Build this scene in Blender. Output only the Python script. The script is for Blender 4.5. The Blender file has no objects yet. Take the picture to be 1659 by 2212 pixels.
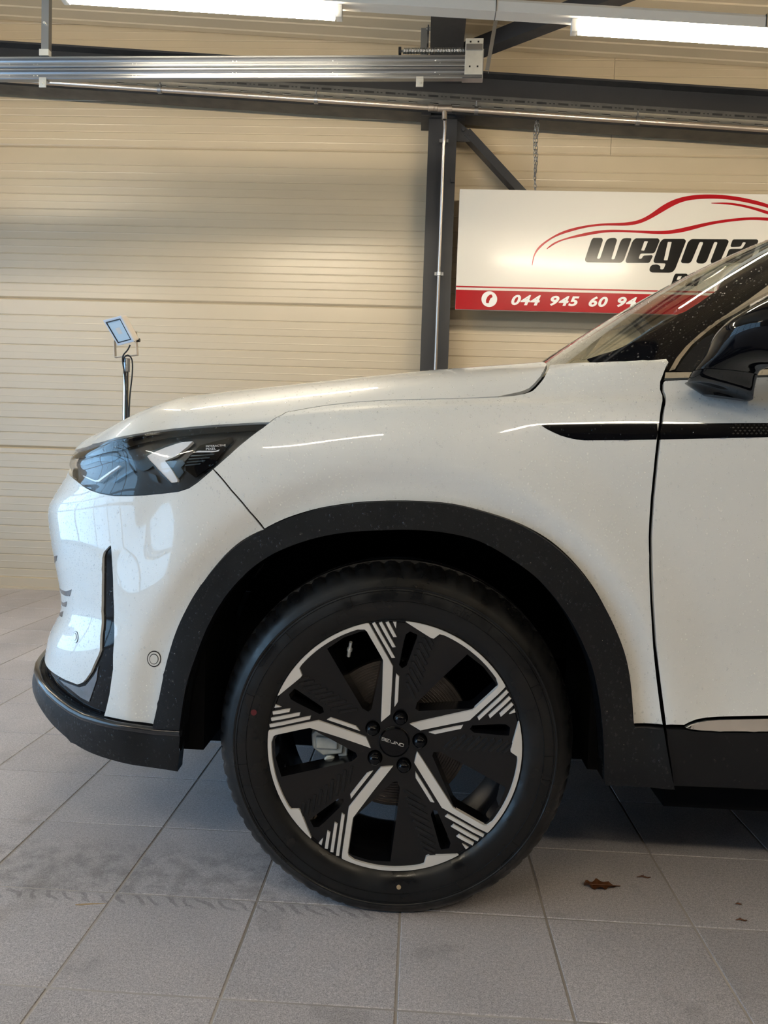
import bpy, bmesh, math, random
import numpy as np
from mathutils import Vector, Matrix, geometry
from mathutils.bvhtree import BVHTree

SC = bpy.context.scene
COL = SC.collection
random.seed(7); RNG = np.random.default_rng(7)
PI = math.pi

# ---------------------------------------------------------------- camera
IMG_W, IMG_H, FPX = 1659, 2212, 1670.0
CAM = np.array([0, 0, .9079])
YAW, PITCH, ROLL = math.radians(-2.58), math.radians(-3.085), math.radians(1.938)
_f = np.array([math.sin(YAW)*math.cos(PITCH), math.cos(YAW)*math.cos(PITCH), math.sin(PITCH)])
_r0 = np.array([math.cos(YAW), -math.sin(YAW), 0]); _u0 = np.cross(_r0, _f)
_r = math.cos(ROLL)*_r0+math.sin(ROLL)*_u0
_u = -math.sin(ROLL)*_r0+math.cos(ROLL)*_u0
cd = bpy.data.cameras.new('camera'); cam = bpy.data.objects.new('camera', cd); COL.objects.link(cam)
cd.sensor_width = 36; cd.sensor_fit = 'AUTO'; cd.lens = 36*FPX/IMG_H; cd.clip_start = .05; cd.clip_end = 200
cam.matrix_world = Matrix(((_r[0], _u[0], -_f[0], CAM[0]), (_r[1], _u[1], -_f[1], CAM[1]), (_r[2], _u[2], -_f[2], CAM[2]), (0, 0, 0, 1)))
SC.camera = cam

# ---------------------------------------------------------------- light: overcast daylight through the glazed door, lamps further down
world = bpy.data.worlds.new('world'); SC.world = world; world.use_nodes = True
_bg = world.node_tree.nodes['Background']
_bg.inputs[0].default_value = (.44, .70, 1.0, 1); _bg.inputs[1].default_value = 4.2
TUBE_COLOR = (1.0, .87, .66); TUBE_POWER = 74.0
SC.view_settings.view_transform = 'Standard'; SC.view_settings.look = 'None'
SC.view_settings.gamma = 1; SC.view_settings.use_curve_mapping = False
SC.view_settings.exposure = 0.45
ROOM = dict(x0=-4.4, x1=7.0, y0=-6.0, y1=5.25)
DOOR = dict(y0=-2.8, y1=3.5, z1=3.1)
pl = bpy.data.lights.new('daylight_portal', 'AREA'); pl.shape = 'RECTANGLE'
pl.size = DOOR['z1']; pl.size_y = DOOR['y1']-DOOR['y0']; pl.cycles.is_portal = True
po = bpy.data.objects.new('daylight_portal', pl); COL.objects.link(po)
po.location = (ROOM['x0']-.12, (DOOR['y0']+DOOR['y1'])/2, DOOR['z1']/2); po.rotation_euler = (0, -PI/2, 0)

# ---------------------------------------------------------------- picture rays: where a sight line meets a real plane of the place
def ray(px, py):
    return _f+(px-IMG_W/2)/FPX*_r-(py-IMG_H/2)/FPX*_u
def at_y(px, py, y):
    d = ray(px, py); return CAM+d*(y/d[1])
def at_z(px, py, z):
    d = ray(px, py); return CAM+d*((z-CAM[2])/d[2])
def project(q):
    d = np.asarray(q, float)-CAM; w = d@_f
    return np.stack([IMG_W/2+FPX*(d@_r)/w, IMG_H/2-FPX*(d@_u)/w], -1)

# ---------------------------------------------------------------- materials
def mat(name, color, rough=.5, metal=0., coat=0., coat_rough=.03, spec=.5, noise=0., nscale=8., bump=0., bscale=60., emit=None, power=0.,
        transmission=0., ior=1.45, alpha=1., rough_noise=0.):
    m = bpy.data.materials.new(name); m.use_nodes = True
    nt = m.node_tree; N = nt.nodes; L = nt.links; p = N['Principled BSDF']
    p.inputs['Base Color'].default_value = (*color, 1); p.inputs['Roughness'].default_value = rough
    p.inputs['Metallic'].default_value = metal; p.inputs['Coat Weight'].default_value = coat
    p.inputs['Coat Roughness'].default_value = coat_rough; p.inputs['Specular IOR Level'].default_value = spec
    p.inputs['Transmission Weight'].default_value = transmission; p.inputs['IOR'].default_value = ior; p.inputs['Alpha'].default_value = alpha
    if emit:
        p.inputs['Emission Color'].default_value = (*emit, 1); p.inputs['Emission Strength'].default_value = power
    if noise or bump or rough_noise:
        tc = N.new('ShaderNodeNewGeometry')
        def nz(sc, det=4):
            n = N.new('ShaderNodeTexNoise'); n.inputs['Scale'].default_value = sc; n.inputs['Detail'].default_value = det
            L.new(tc.outputs['Position'], n.inputs['Vector']); return n
        if noise:
            n = nz(nscale); r = N.new('ShaderNodeMapRange'); r.inputs['To Min'].default_value = 1-noise; r.inputs['To Max'].default_value = 1+noise
            r.inputs['From Min'].default_value = .25; r.inputs['From Max'].default_value = .75
            L.new(n.outputs['Fac'], r.inputs['Value'])
            h = N.new('ShaderNodeVectorMath'); h.operation = 'SCALE'; h.inputs[0].default_value = color
            L.new(r.outputs['Result'], h.inputs['Scale']); L.new(h.outputs['Vector'], p.inputs['Base Color'])
        if rough_noise:
            n = nz(nscale*2.3); r = N.new('ShaderNodeMapRange'); r.inputs['To Min'].default_value = max(.02, rough-rough_noise); r.inputs['To Max'].default_value = rough+rough_noise
            r.inputs['From Min'].default_value = .3; r.inputs['From Max'].default_value = .7
            L.new(n.outputs['Fac'], r.inputs['Value']); L.new(r.outputs['Result'], p.inputs['Roughness'])
        if bump:
            n = nz(bscale, 3); b = N.new('ShaderNodeBump'); b.inputs['Strength'].default_value = bump; b.inputs['Distance'].default_value = .002
            L.new(n.outputs['Fac'], b.inputs['Height']); L.new(b.outputs['Normal'], p.inputs['Normal'])
    return m
def glass_mat(name, tint, gloss_rough=.02, ior=1.5):
    """thin pane: clear straight through, mirror by Fresnel"""
    m = bpy.data.materials.new(name); m.use_nodes = True; nt = m.node_tree; N = nt.nodes; L = nt.links
    N.remove(N['Principled BSDF']); o = N['Material Output']
    t = N.new('ShaderNodeBsdfTransparent'); t.inputs[0].default_value = (*tint, 1)
    g = N.new('ShaderNodeBsdfGlossy'); g.inputs['Roughness'].default_value = gloss_rough
    f0 = ((ior-1)/(ior+1))**2; lw = N.new('ShaderNodeLayerWeight'); lw.inputs['Blend'].default_value = .5
    pw = N.new('ShaderNodeMath'); pw.operation = 'POWER'; pw.inputs[1].default_value = 5; L.new(lw.outputs['Facing'], pw.inputs[0])
    ma = N.new('ShaderNodeMath'); ma.operation = 'MULTIPLY_ADD'; ma.inputs[1].default_value = 1-f0; ma.inputs[2].default_value = f0; L.new(pw.outputs[0], ma.inputs[0])
    x = N.new('ShaderNodeMixShader'); L.new(ma.outputs[0], x.inputs[0]); L.new(t.outputs[0], x.inputs[1]); L.new(g.outputs[0], x.inputs[2]); L.new(x.outputs[0], o.inputs[0])
    return m
def bead_mat(name):
    """a bead on white paint: clear, with a milky share for the light it gathers"""
    m = glass_mat(name, (.995, .995, 1.0), .13, 1.38); nt = m.node_tree; N = nt.nodes; L = nt.links
    t = next(n for n in N if n.type == 'BSDF_TRANSPARENT'); x = next(n for n in N if n.type == 'MIX_SHADER')
    d = N.new('ShaderNodeBsdfDiffuse'); d.inputs[0].default_value = (.95, .96, .97, 1); y = N.new('ShaderNodeMixShader'); y.inputs[0].default_value = .14
    L.new(t.outputs[0], y.inputs[1]); L.new(d.outputs[0], y.inputs[2]); L.new(y.outputs[0], x.inputs[1])
    return m
M = dict(
    paint=mat('white_pearl_paint', (.74, .74, .72), .35, coat=1., coat_rough=.02),
    plastic=mat('black_textured_plastic', (.006, .0065, .008), .40, spec=.35, bump=.25, bscale=900, rough_noise=.08, nscale=14),
    gloss=mat('gloss_black', (.003, .003, .004), .06, spec=.30),
    reddot=mat('faded_red_paint', (.10, .008, .010), .5),
    lip=mat('bumper_lip_black', (.012, .013, .016), .22, coat=.5, coat_rough=.15),
    satin=mat('satin_black', (.006, .006, .007), .32, spec=.4),
    well=mat('wheel_well_black', (.003, .003, .0035), .8, spec=.1),
    rubber=mat('tyre_rubber', (.0055, .0055, .006), .40, spec=.4, rough_noise=.26, nscale=7),
    chrome=mat('chrome', (.75, .74, .72), .12, metal=1.),
    alloy=mat('machined_alloy', (.74, .71, .67), .40, metal=.45),
    wheel=mat('wheel_black', (.004, .004, .005), .20, spec=.45),
    wheelmatt=mat('wheel_matt_black', (.007, .007, .008), .38, spec=.4),
    disc=mat('brake_iron', (.085, .075, .07), .45, metal=.8, noise=.3, nscale=40),
    caliper=mat('caliper_grey', (.42, .45, .44), .45, metal=.3, noise=.15, nscale=60),
    lens=glass_mat('clear_lens', (.95, .96, .97)),
    windscreen=glass_mat('windscreen_glass', (.88, .90, .86), ior=1.6),
    sideglass=glass_mat('tinted_glass', (.04, .045, .045), ior=1.5),
    led=mat('lamp_diffuser', (.80, .79, .80), .25, coat=.5),
    lampdark=mat('lamp_inside', (.010, .011, .013), .3),
    lampblue=mat('lamp_bezel', (.055, .075, .09), .25, metal=.6),
    insert=mat('grey_insert', (.22, .23, .25), .2, metal=.5, noise=.25, nscale=30),
    white=mat('white_print', (.80, .80, .78), .4),
    bead=bead_mat('water_on_paint'),
    drop=glass_mat('water', (.96, .97, .98), .10, ior=1.45),
    steel=mat('dark_grey_steel', (.022, .023, .027), .42, noise=.12, nscale=5, rough_noise=.08),
    galv=mat('galvanised_steel', (.32, .33, .35), .34, metal=1., noise=.04, nscale=3),
    zinc=mat('zinc_plate', (.66, .66, .63), .30, metal=.7, noise=.08, nscale=30),
    stainless=mat('stainless_pipe', (.50, .45, .41), .34, metal=.95),
    tray=mat('cable_tray_steel', (.10, .10, .10), .4, metal=.6, noise=.15, nscale=20),
    trunk=mat('white_trunking', (.62, .60, .56), .4),
    tube=mat('lamp_tube', (1, 1, 1), .4, emit=TUBE_COLOR, power=TUBE_POWER),
    panel=mat('cream_sheet_metal', (.49, .40, .275), .36, coat=.6, coat_rough=.36, spec=.8, noise=.05, nscale=1.3),
    roof=mat('cream_roof_sheet', (.58, .49, .355), .36, noise=.05, nscale=1.3),
    signwhite=mat('sign_white', (.68, .645, .585), .24, coat=.1, coat_rough=.1),
    signred=mat('sign_red', (.36, .004, .010), .22, coat=.0, spec=.35, coat_rough=.1),
    signblack=mat('sign_black', (.004, .004, .005), .20, coat=.0, spec=.35, coat_rough=.1),
    floodbody=mat('flood_housing', (.55, .50, .45), .45),
    floodface=mat('flood_bezel', (.50, .51, .55), .35),
    floodglass=mat('flood_glass', (.46, .56, .64), .08, coat=.6),
    cable=mat('black_cable', (.012, .012, .013), .5),
    grout=mat('grout', (.34, .31, .29), .75, noise=.5, nscale=2.2),
    leaf=mat('dead_leaf', (.10, .035, .012), .5, noise=.4, nscale=60),
    straw=mat('dry_straw', (.42, .30, .17), .6),
    wall=mat('plain_cream_wall', (.60, .55, .45), .5),
    darkwall=mat('dark_grey_wall', (.07, .07, .075), .6),
    frame=mat('door_frame_grey', (.35, .36, .38), .4),
    pane=glass_mat('door_pane', (.92, .95, .96)),
)
def tile_material():
    m = bpy.data.materials.new('porcelain_tile'); m.use_nodes = True; nt = m.node_tree; N = nt.nodes; L = nt.links; p = N['Principled BSDF']
    g = N.new('ShaderNodeNewGeometry')
    def noise(sc, det=3, vec=None, rough=.6):
        n = N.new('ShaderNodeTexNoise'); n.inputs['Scale'].default_value = sc; n.inputs['Detail'].default_value = det; n.inputs['Roughness'].default_value = rough
        L.new(vec or g.outputs['Position'], n.inputs['Vector']); return n.outputs['Fac']
    def rng(v, a, b, c, d):
        r = N.new('ShaderNodeMapRange'); r.inputs['From Min'].default_value = a; r.inputs['From Max'].default_value = b
        r.inputs['To Min'].default_value = c; r.inputs['To Max'].default_value = d; L.new(v, r.inputs['Value']); return r.outputs['Result']
    def mul(a, b):
        n = N.new('ShaderNodeMath'); n.operation = 'MULTIPLY'; L.new(a, n.inputs[0])
        if isinstance(b, float): n.inputs[1].default_value = b
        else: L.new(b, n.inputs[1])
        return n.outputs[0]
    p.inputs['Specular IOR Level'].default_value = .3
    # fine speckle of the porcelain
    sp = rng(noise(420, 2), .30, .70, .62, 1.38)
    sp2 = rng(noise(150, 2), .30, .70, .86, 1.14)
    # tile by tile tone
    mp = N.new('ShaderNodeVectorMath'); mp.operation = 'SUBTRACT'; mp.inputs[1].default_value = (FX0, FY0, 0); L.new(g.outputs['Position'], mp.inputs[0])
    dv = N.new('ShaderNodeVectorMath'); dv.operation = 'SCALE'; dv.inputs['Scale'].default_value = 1/TILE; L.new(mp.outputs[0], dv.inputs[0])
    fl = N.new('ShaderNodeVectorMath'); fl.operation = 'FLOOR'; L.new(dv.outputs[0], fl.inputs[0])
    sx = N.new('ShaderNodeSeparateXYZ'); L.new(fl.outputs[0], sx.inputs[0])
    cx = N.new('ShaderNodeCombineXYZ'); L.new(sx.outputs['X'], cx.inputs['X']); L.new(sx.outputs['Y'], cx.inputs['Y'])
    wn = N.new('ShaderNodeTexWhiteNoise'); wn.noise_dimensions = '3D'; L.new(cx.outputs[0], wn.inputs['Vector'])
    tone = rng(wn.outputs['Value'], 0, 1, .93, 1.07)
    blot = rng(noise(2.2, 5), .35, .7, 1.06, .86)
    # dirty film where the tyre rolled in (a band along the driving direction)
    sp3 = N.new('ShaderNodeSeparateXYZ'); L.new(g.outputs['Position'], sp3.inputs[0])
    b1 = rng(sp3.outputs['Y'], 1.535, 1.56, 0, 1); b2 = rng(sp3.outputs['Y'], 1.70, 1.80, 1, 0); b3 = rng(sp3.outputs['X'], .1, -.1, 0, 1)
    film = mul(mul(mul(b1, b2), b3), rng(noise(26, 5), .42, .62, 0, 1))
    filmf = rng(film, 0, 1, 1, .72)
    # tread prints at the edge of the track
    wv = N.new('ShaderNodeTexWave'); wv.wave_type = 'BANDS'; wv.bands_direction = 'DIAGONAL'; wv.inputs['Scale'].default_value = 17; wv.inputs['Distortion'].default_value = 5
    wv.inputs['Detail'].default_value = 2; L.new(g.outputs['Position'], wv.inputs['Vector'])
    e1 = rng(sp3.outputs['Y'], 1.515, 1.525, 0, 1); e2 = rng(sp3.outputs['Y'], 1.545, 1.56, 1, 0)
    tread = mul(mul(mul(e1, e2), b3), rng(wv.outputs['Fac'], .72, .86, 0, 1))
    treadf = rng(tread, 0, 1, 1, .70)
    wet = rng(noise(5.5, 4), .60, .66, 0, 1)                       # small wet patches
    wetf = rng(wet, 0, 1, 1, .84)
    v = mul(mul(mul(sp, sp2), mul(tone, blot)), mul(mul(filmf, treadf), wetf))
    sc = N.new('ShaderNodeVectorMath'); sc.operation = 'SCALE'; sc.inputs[0].default_value = (.43, .40, .405); L.new(v, sc.inputs['Scale'])
    L.new(sc.outputs[0], p.inputs['Base Color'])
    rr = N.new('ShaderNodeMath'); rr.operation = 'SUBTRACT'; L.new(rng(noise(9, 4), .3, .7, .50, .66), rr.inputs[0]); L.new(rng(wet, 0, 1, 0, .20), rr.inputs[1])
    L.new(rr.outputs[0], p.inputs['Roughness'])
    bp = N.new('ShaderNodeBump'); bp.inputs['Strength'].default_value = .18; bp.inputs['Distance'].default_value = .001; L.new(noise(300, 2), bp.inputs['Height']); L.new(bp.outputs[0], p.inputs['Normal'])
    return m
TILE, FX0, FY0 = .3, -.0080, 1.2588
M['tile'] = tile_material()

# ---------------------------------------------------------------- object helpers
def link(name, me, material=None, parent=None):
    o = bpy.data.objects.new(name, me); COL.objects.link(o)
    if parent: o.parent = parent
    if material and me is not None and not me.materials: me.materials.append(material)
    return o
def tag(o, label=None, cat=None, group=None, kind=None):
    if label: o['label'] = label
    if cat: o['category'] = cat
    if group: o['group'] = group
    if kind: o['kind'] = kind
    return o
def thing(name, label, cat, loc=(0, 0, 0), group=None):
    o = bpy.data.objects.new(name, None); COL.objects.link(o); o.location = loc; o.empty_display_size = .1
    return tag(o, label, cat, group)
class MB:
    """collects simple solids; build() links them as one mesh object"""
    def __init__(self): self.v = []; self.f = []; self.smooth = []
    def add(self, vs, fs, smooth=False):
        b = len(self.v); self.v += [tuple(map(float, p)) for p in vs]; self.f += [tuple(i+b for i in f) for f in fs]; self.smooth += [smooth]*len(fs); return self
    def box(self, a, b):
        x0, y0, z0 = a; x1, y1, z1 = b
        return self.add([(x0,y0,z0),(x1,y0,z0),(x1,y1,z0),(x0,y1,z0),(x0,y0,z1),(x1,y0,z1),(x1,y1,z1),(x0,y1,z1)],
                        [(0,3,2,1),(4,5,6,7),(0,1,5,4),(1,2,6,5),(2,3,7,6),(3,0,4,7)])
    def hexa(self, p):                                             # 8 corners: 4 of one end, 4 of the other
        return self.add(p, [(0,3,2,1),(4,5,6,7),(0,1,5,4),(1,2,6,5),(2,3,7,6),(3,0,4,7)])
    def bar(self, a, b, w, h, up=(0,0,1)):
        a, b = Vector(a), Vector(b); t = (b-a).normalized(); s = t.cross(Vector(up)).normalized(); n = s.cross(t)
        q = []
        for p in (a, b): q += [p-s*w/2-n*h/2, p+s*w/2-n*h/2, p+s*w/2+n*h/2, p-s*w/2+n*h/2]
        return self.hexa(q)
    def tube(self, pts, r, n=10, cap=True):
        pts = [Vector(p) for p in pts]; m = len(pts); rr = r if hasattr(r, '__len__') else [r]*m; vs = []; fs = []
        up = None
        for i, p in enumerate(pts):
            t = ((pts[min(i+1,m-1)]-p).normalized()+(p-pts[max(i-1,0)]).normalized()).normalized()
            if up is None: up = t.orthogonal().normalized()
            up = (up-t*up.dot(t)).normalized(); s = t.cross(up)
            for j in range(n):
                a = 2*PI*j/n; vs.append(p+(up*math.cos(a)+s*math.sin(a))*rr[i])
        for i in range(m-1):
            for j in range(n): fs.append((i*n+j, i*n+(j+1)%n, (i+1)*n+(j+1)%n, (i+1)*n+j))
        self.add(vs, fs, True)
        if cap: self.add(vs[:n], [tuple(range(n))[::-1]]); self.add(vs[-n:], [tuple(range(n))])
        return self
    def extrude(self, prof, a, b, closed=True, cap=True):
        """prof: points; swept from offset a to offset b (vectors)"""
        n = len(prof); A = [Vector(p)+Vector(a) for p in prof]; B = [Vector(p)+Vector(b) for p in prof]
        fs = [(i, (i+1) % n, n+(i+1) % n, n+i) for i in range(n if closed else n-1)]
        self.add(A+B, fs)
        if cap and closed: self.add(A, [tuple(range(n))[::-1]]); self.add(B, [tuple(range(n))])
        return self
    def lathe(self, prof, c=(0,0,0), axis='y', n=48, closed=False):
        """prof: (radius, height) pairs turned about an axis through c"""
        vs = []; m = len(prof)
        for j in range(n):
            a = 2*PI*j/n; ca, sa = math.cos(a), math.sin(a)
            for r, h in prof:
                if axis == 'y': vs.append((c[0]+r*ca, c[1]+h, c[2]+r*sa))
                elif axis == 'z': vs.append((c[0]+r*ca, c[1]+r*sa, c[2]+h))
                else: vs.append((c[0]+h, c[1]+r*ca, c[2]+r*sa))
        fs = []
        for j in range(n):
            for i in range(m if closed else m-1):
                i2 = (i+1) % m; j2 = (j+1) % n
                fs.append((j*m+i, j*m+i2, j2*m+i2, j2*m+i))
        return self.add(vs, fs, True)
    def mesh(self, name, sharp=35):
        me = bpy.data.meshes.new(name); me.from_pydata(self.v, [], self.f)
        me.polygons.foreach_set('use_smooth', self.smooth); me.update()
        bm = bmesh.new(); bm.from_mesh(me); bmesh.ops.recalc_face_normals(bm, faces=bm.faces); bm.to_mesh(me); bm.free()
        if any(self.smooth) and sharp: me.set_sharp_from_angle(angle=math.radians(sharp))
        return me
    def build(self, name, material, parent=None, bevel=0, sharp=35):
        o = link(name, self.mesh(name, sharp), material, parent)
        if bevel:
            b = o.modifiers.new('bevel', 'BEVEL'); b.width = bevel; b.segments = 2; b.limit_method = 'ANGLE'; b.angle_limit = math.radians(40)
        return o
def inside(pts, poly):
    """even-odd test, vectorised"""
    x, y = pts[:, 0], pts[:, 1]; r = np.zeros(len(pts), bool); n = len(poly)
    for i in range(n):
        x1, y1 = poly[i]; x2, y2 = poly[(i+1) % n]
        if y1 == y2: continue
        c = ((y1 > y) != (y2 > y)) & (x < (x2-x1)*(y-y1)/(y2-y1)+x1); r ^= c
    return r
def resample(poly, step):
    out = []; n = len(poly)
    for i in range(n):
        a = np.array(poly[i], float); b = np.array(poly[(i+1) % n], float); m = max(1, int(math.ceil(np.hypot(*(b-a))/step)))
        out += [a+(b-a)*t/m for t in range(m)]
    return np.array(out)
def area2(p):
    p = np.asarray(p); return .5*np.sum(p[:, 0]*np.roll(p[:, 1], -1)-np.roll(p[:, 0], -1)*p[:, 1])
def inset(poly, d):
    """move a closed polyline inwards by d (vertex normals)"""
    p = np.asarray(poly, float); s = 1 if area2(p) > 0 else -1
    e1 = p-np.roll(p, 1, 0); e2 = np.roll(p, -1, 0)-p
    e1 /= np.maximum(np.hypot(*e1.T), 1e-9)[:, None]; e2 /= np.maximum(np.hypot(*e2.T), 1e-9)[:, None]
    n = np.stack([-(e1+e2)[:, 1], (e1+e2)[:, 0]], -1); l = np.maximum(np.hypot(*n.T), .6)
    return p+s*d*n/l[:, None]
def cdt(loops, pts):
    """triangulate inside loops[0] minus the other loops, through extra points"""
    V = [Vector(p) for l in loops for p in l]; E = []; b = 0
    for l in loops:
        n = len(l); E += [(b+i, b+(i+1) % n) for i in range(n)]; b += n
    V += [Vector(p) for p in pts]
    r = geometry.delaunay_2d_cdt(V, E, [], 0, 1e-6, False)
    v = np.array([tuple(p) for p in r[0]]); f = np.array(r[2])
    c = v[f].mean(1); keep = inside(c, loops[0])
    for h in loops[1:]: keep &= ~inside(c, h)
    f = f[keep]
    a = v[f]; cr = (a[:,1,0]-a[:,0,0])*(a[:,2,1]-a[:,0,1])-(a[:,1,1]-a[:,0,1])*(a[:,2,0]-a[:,0,0])
    f[cr < 0] = f[cr < 0][:, ::-1]
    return v, f
def flat_solid(name, loops, to3d, material, parent=None, depth=.002, bevel=0, n_out=None):
    """a flat plate with the outline loops[0] and holes; to3d maps (u,v,h) to space, h = height above the plane"""
    v, f = cdt([np.asarray(l, float) for l in loops], [])
    mb = MB(); top = [to3d(p[0], p[1], depth) for p in v]
    mb.add(top, [tuple(t) for t in f])
    for l in loops:
        n = len(l)
        mb.add([to3d(p[0], p[1], depth) for p in l]+[to3d(p[0], p[1], 0) for p in l], [(i, (i+1) % n, n+(i+1) % n, n+i) for i in range(n)])
    return mb.build(name, material, parent, bevel)
def text_mesh(body, shear=0., offset=0., extrude=0., space=1.):
    c = bpy.data.curves.new('t', 'FONT'); c.body = body; c.shear = shear; c.offset = offset; c.extrude = extrude; c.resolution_u = 4; c.space_character = space
    o = bpy.data.objects.new('t', c); COL.objects.link(o); dg = bpy.context.evaluated_depsgraph_get()
    me = bpy.data.meshes.new_from_object(o.evaluated_get(dg)); bpy.data.objects.remove(o); bpy.data.curves.remove(c)
    return me
def text_fit(name, body, o3, u3, v3, material, parent, shear=0., offset=0., depth=.001, space=1.):
    """text filling the parallelogram o3, o3+u3, o3+v3"""
    me = text_mesh(body, shear, offset, .5, space); n = len(me.vertices); co = np.empty(n*3); me.vertices.foreach_get('co', co); co = co.reshape(-1, 3)
    lo, hi = co.min(0), co.max(0); t = (co-lo)/np.maximum(hi-lo, 1e-9)
    o3, u3, v3 = map(np.asarray, (o3, u3, v3)); nn = np.cross(u3, v3); nn = nn/np.linalg.norm(nn)
    q = o3+t[:, :1]*u3+t[:, 1:2]*v3+t[:, 2:]*depth*nn
    me.vertices.foreach_set('co', q.ravel()); me.update(); me.materials.clear()
    return link(name, me, material, parent)
# ---------------------------------------------------------------- car body surface (a set of nested rings)
def spline(xs, ys):
    """natural cubic spline, vectorised, linear beyond the ends"""
    xs = np.asarray(xs, float); ys = np.asarray(ys, float); n = len(xs)
    h = np.diff(xs); A = np.eye(n); b = np.zeros(n)
    for i in range(1, n-1):
        A[i, i-1] = h[i-1]; A[i, i] = 2*(h[i-1]+h[i]); A[i, i+1] = h[i]
        b[i] = 6*((ys[i+1]-ys[i])/h[i] - (ys[i]-ys[i-1])/h[i-1])
    M = np.linalg.solve(A, b)
    def f(x):
        x = np.clip(np.asarray(x, float), xs[0], xs[-1])
        i = np.clip(np.searchsorted(xs, x)-1, 0, n-2)
        a = xs[i+1]-x; c = x-xs[i]; hh = h[i]
        return (M[i]*a**3+M[i+1]*c**3)/(6*hh)+(ys[i]/hh-M[i]*hh/6)*a+(ys[i+1]/hh-M[i+1]*hh/6)*c
    return f
def pchip(xs, ys):
    """monotone cubic through the nodes (no overshoot)"""
    xs = np.asarray(xs, float); ys = np.asarray(ys, float); h = np.diff(xs); dl = np.diff(ys)/h
    m = np.zeros(len(xs)); m[0] = dl[0]; m[-1] = dl[-1]
    for i in range(1, len(xs)-1):
        if dl[i-1]*dl[i] > 0:
            w1 = 2*h[i]+h[i-1]; w2 = h[i]+2*h[i-1]
            m[i] = (w1+w2)/(w1/dl[i-1]+w2/dl[i])
    def f(x):
        x = np.clip(np.asarray(x, float), xs[0], xs[-1])
        i = np.clip(np.searchsorted(xs, x)-1, 0, len(xs)-2)
        t = (x-xs[i])/h[i]
        return ((2*t**3-3*t**2+1)*ys[i]+(t**3-2*t**2+t)*h[i]*m[i]+(-2*t**3+3*t**2)*ys[i+1]+(t**3-t**2)*h[i]*m[i+1])
    return f
def smooth(a, b, x):
    t = np.clip((x-a)/(b-a), 0, 1); return t*t*(3-2*t)
YC = 2.455                                   # centre plane of the car
# plan of the car's corner at bumper height
_pl = np.array([(-.40,1.5300),(-.49,1.535),(-.53,1.543),(-.576,1.553),(-.63,1.571),(-.668,1.592),(-.707,1.622),(-.750,1.661),
                (-.790,1.704),(-.839,1.779),(-.872,1.865),(-.905,1.99),(-.932,2.14),(-.950,2.30),(-.956,YC)])
_al = np.r_[0, np.cumsum(np.hypot(*np.diff(_pl, axis=0).T))]
S_END = -.40-_al[-1]
_bx, _by = spline(_al, _pl[:, 0]), spline(_al, _pl[:, 1])
def base(s):
    a = np.clip(-.40-s, 0, None)
    return np.where(s >= -.40, s, _bx(a)), np.where(s >= -.40, 1.5300, _by(a))
SN = [-1.62,-1.25,-1.0,-.85,-.75,-.65,-.5,-.3,-.03,.2,.45,.8,3.6]
# per ring: z along SN, inset d along SN, nose shift
RZ = [
 [.372,.372,.372,.345,.308,.280,.268,.27,.275,.283,.292,.292,.292],
 [.392,.392,.392,.375,.355,.345,.34,.34,.34,.34,.345,.345,.345],
 [.430,.430,.430,.428,.425,.42,.42,.42,.42,.42,.42,.42,.42],
 [.485,.485,.485,.49,.495,.50,.50,.50,.50,.50,.50,.50,.50],
 [.545,.545,.545,.555,.565,.575,.58,.58,.58,.58,.58,.58,.58],
 [.605,.605,.605,.615,.63,.645,.66,.66,.66,.66,.66,.66,.66],
 [.665,.665,.665,.675,.69,.71,.735,.74,.74,.74,.74,.74,.74],
 [.725,.725,.725,.735,.75,.77,.80,.82,.82,.82,.82,.82,.82],
 [.790,.790,.79,.80,.81,.825,.855,.88,.88,.88,.88,.88,.88],
 [.845,.845,.845,.85,.855,.87,.90,.935,.945,.945,.945,.945,.945],
 [.875,.875,.875,.878,.888,.905,.94,.975,.998,1.002,1.005,1.005,1.005],
 [.903,.903,.903,.905,.915,.935,.968,1.003,1.033,1.045,1.052,1.052,1.052],
 [.925,.925,.926,.93,.942,.962,.988,1.018,1.048,1.064,1.082,1.085,1.085],
 [.959,.959,.964,.971,.988,1.004,1.023,1.052,1.088,1.115,1.150,1.150,1.150],
 [.984,.984,.994,1.005,1.024,1.039,1.055,1.085,1.120,1.144,1.168,1.170,1.170],
 [1.004,1.004,1.019,1.032,1.050,1.063,1.077,1.103,1.139,1.163,1.182,1.185,1.185],
 [1.049,1.049,1.064,1.075,1.088,1.097,1.107,1.127,1.159,1.180,1.192,1.200,1.200],
 [1.099,1.099,1.109,1.116,1.124,1.127,1.130,1.143,1.169,1.190,1.202,1.210,1.210]]
RD = [
 [.03]*6+[.03,.035,.035,.035,.035,.035,.035],
 [.012]*6+[.012,.018,.018,.02,.024,.026,.026],
 [.006]*6+[.006,.010,.010,.016,.028,.032,.032],
 [.004]*6+[.004,.008,.006,.014,.030,.038,.038],
 [.002]*6+[.004,.006,.004,.012,.026,.036,.036],
 [.0]*6+[.003,.005,.003,.008,.018,.026,.026],
 [.0]*6+[.003,.004,.002,.005,.011,.016,.016],
 [.0]*6+[.003,.004,.001,.003,.006,.008,.008],
 [.0]*6+[.004,.004,.001,.001,.002,.002,.002],
 [.0]*6+[.008,.006,.004,.002,.000,.000,.000],
 [.0]*6+[.018,.016,.011,.008,.005,.004,.004],
 [.002]*6+[.033,.034,.028,.024,.019,.017,.017],
 [.01]*6+[.045,.052,.052,.050,.045,.042,.042],
 [.06]*6+[.09,.105,.110,.108,.092,.085,.085],
 [.13]*6+[.17,.185,.19,.19,.16,.14,.14],
 [.23]*6+[.27,.285,.29,.29,.26,.25,.25],
 [.50]*6+[.53,.545,.55,.55,.55,.55,.55],
 [.925]*13]
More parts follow.
